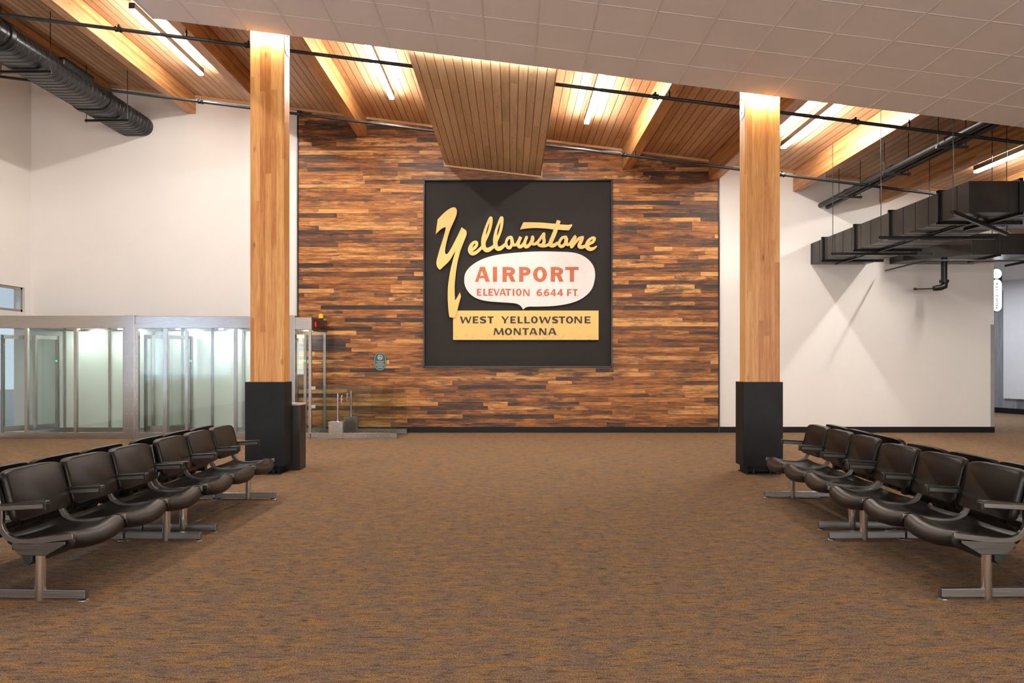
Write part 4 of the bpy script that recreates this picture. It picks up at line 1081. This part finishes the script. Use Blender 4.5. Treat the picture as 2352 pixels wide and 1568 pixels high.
# ================================================================== OUTDOORS seen through the lane
struct(MB().box(-30, LX - .22, 4, 40, -.12, -.02).build('ground_outside', M['asphalt']))
o = MB().box(-14.2, -13.2, 17.0, 18.6, -.02, 1.0).build('planter_box', M['plum'], origin=(-13.7, 17.8, -.02), bevel=.01)
tag(o, 'dark grey box outdoors seen through the far left glass', 'planter')
def bush(c, r, n, mat, name, label, cat):
    mb = MB()
    for k in range(n):
        d = Vector((random.gauss(0, 1), random.gauss(0, 1), random.gauss(0, 1))).normalized() * r * random.uniform(.55, 1)
        p = Vector(c) + Vector((d.x, d.y, d.z * .8)); s = .05 * random.uniform(.7, 1.4)
        u = Vector((random.gauss(0, 1), random.gauss(0, 1), random.gauss(0, 1))).normalized(); w = u.orthogonal().normalized()
        mb.add([p + u * s * 1.5, p + w * s * .7, p - u * s * 1.5, p - w * s * .7], [(0, 1, 2, 3)])
    o = mb.build(name, mat, origin=(c[0], c[1], c[2] - r)); tag(o, label, cat)
    return o
bo = bush((-13.7, 17.8, 1.42), .6, 900, M['bush_green'], 'green_shrub', 'bright green shrub outdoors behind the far left glass', 'shrub')
bo = bush((-17.2, 22.0, 1.9), 1.3, 1600, M['blossom'], 'blossom_tree', 'pale blossoming tree outdoors beyond the green shrub', 'tree')
MB().tube([(-17.2, 22, 0), (-17.2, 22, 1.6)], .07, 8).build('trunk', M['plum'], bo)
o = MB().box(-12.6, LX - .24, 11.5, 15.4, 3.05, 3.25).build('entrance_canopy', M['trim_wood'], origin=(-11, 13, 3.05))
tag(o, 'wooden canopy edge outdoors seen through the small high window', 'canopy')

# ================================================================== DAYLIGHT AND LAMPS
w = bpy.data.worlds.new('World'); S.world = w; w.use_nodes = True
bg = w.node_tree.nodes['Background']; bg.inputs[0].default_value = (.72, .84, 1., 1); bg.inputs[1].default_value = .36
def portal(loc, rot, sx, sy_):
    l = bpy.data.lights.new('window_portal', 'AREA'); l.shape = 'RECTANGLE'; l.size = sx; l.size_y = sy_; l.cycles.is_portal = True
    o = bpy.data.objects.new('window_portal', l); COL.objects.link(o); o.location = loc; o.rotation_euler = rot
portal((2, -8.3, 2.), (PI / 2, 0, 0), 20, 2.6)
portal((LX - .3, 5, 2.15), (PI / 2, 0, -PI / 2), 7, 2.5)
def lamp(name, loc, rot, sx, sy_, power, col, spread=None):
    l = bpy.data.lights.new(name, 'AREA'); l.shape = 'RECTANGLE'; l.size = sx; l.size_y = sy_; l.energy = power; l.color = col
    if spread: l.spread = spread
    o = bpy.data.objects.new(name, l); COL.objects.link(o); o.location = loc; o.rotation_euler = rot; return o
# added fill lamps under the tile ceiling, unseen above and behind the camera
tilt = math.atan(.1253)
for x in (-2.4, 1.2, 4.8, 8.4):
    for y in (-4.5, .5, 4.5):
        lamp('ceiling_fill_light', (x, y, ztile(x) - .02), (0, tilt, 0),   .6, 1.2, 5, (1., .93, .84))
lamp('rear_window_fill', (2, -7.85, 2.), (PI / 2 + .42, 0, 0), 19.5, 2.5, 640, (1., .93, .86))  # added lamp inside the rear window, tilted up to brighten the tile ceiling
lamp('daylight_left', (LX + .05, 5, 2.15), (PI / 2 + .1, 0, -PI / 2), 6.8, 2.4, 38, (.42, .62, 1.))
lamp('corridor_light', (11.8, 19, 3.65), (0, 0, 0), 1.2, 4, 60, (.86, .92, 1.))
for x in (-8.6, -7.75, -6.6, -5.75, -5.0, -4.2):
    lamp('lane_light', (x, 14.6, hz0 - .0), (.35, 0, 0), .1, .1, 2.6, (.93, 1., .95))

# ================================================================== CAMERA
cam = bpy.data.cameras.new('camera'); co = bpy.data.objects.new('camera', cam); COL.objects.link(co)
co.location = (0, 0, H); co.rotation_euler = (PI / 2, 0, 0)
cam.lens = F / 2352 * 36; cam.sensor_width = 36; cam.sensor_fit = 'HORIZONTAL'
cam.shift_x = (1176 - CX) / 2352; cam.shift_y = (HY - 784) / 2352
cam.clip_start = .05; cam.clip_end = 200
S.camera = co
for o in bpy.data.objects:
    if '_w' in o: del o['_w']
v = S.view_settings; v.view_transform = 'Standard'; v.look = 'None'; v.gamma = 1; v.use_curve_mapping = False; v.exposure = 1.38
try:
    S.cycles.use_denoising = True; S.cycles.use_adaptive_sampling = True; S.cycles.adaptive_threshold = .05; S.cycles.adaptive_min_samples = 16; S.cycles.max_bounces = 8; S.cycles.diffuse_bounces = 4; S.cycles.glossy_bounces = 4; S.cycles.transparent_max_bounces = 16
    S.cycles.caustics_reflective = False; S.cycles.caustics_refractive = False; S.cycles.sample_clamp_indirect = 6
except Exception: pass
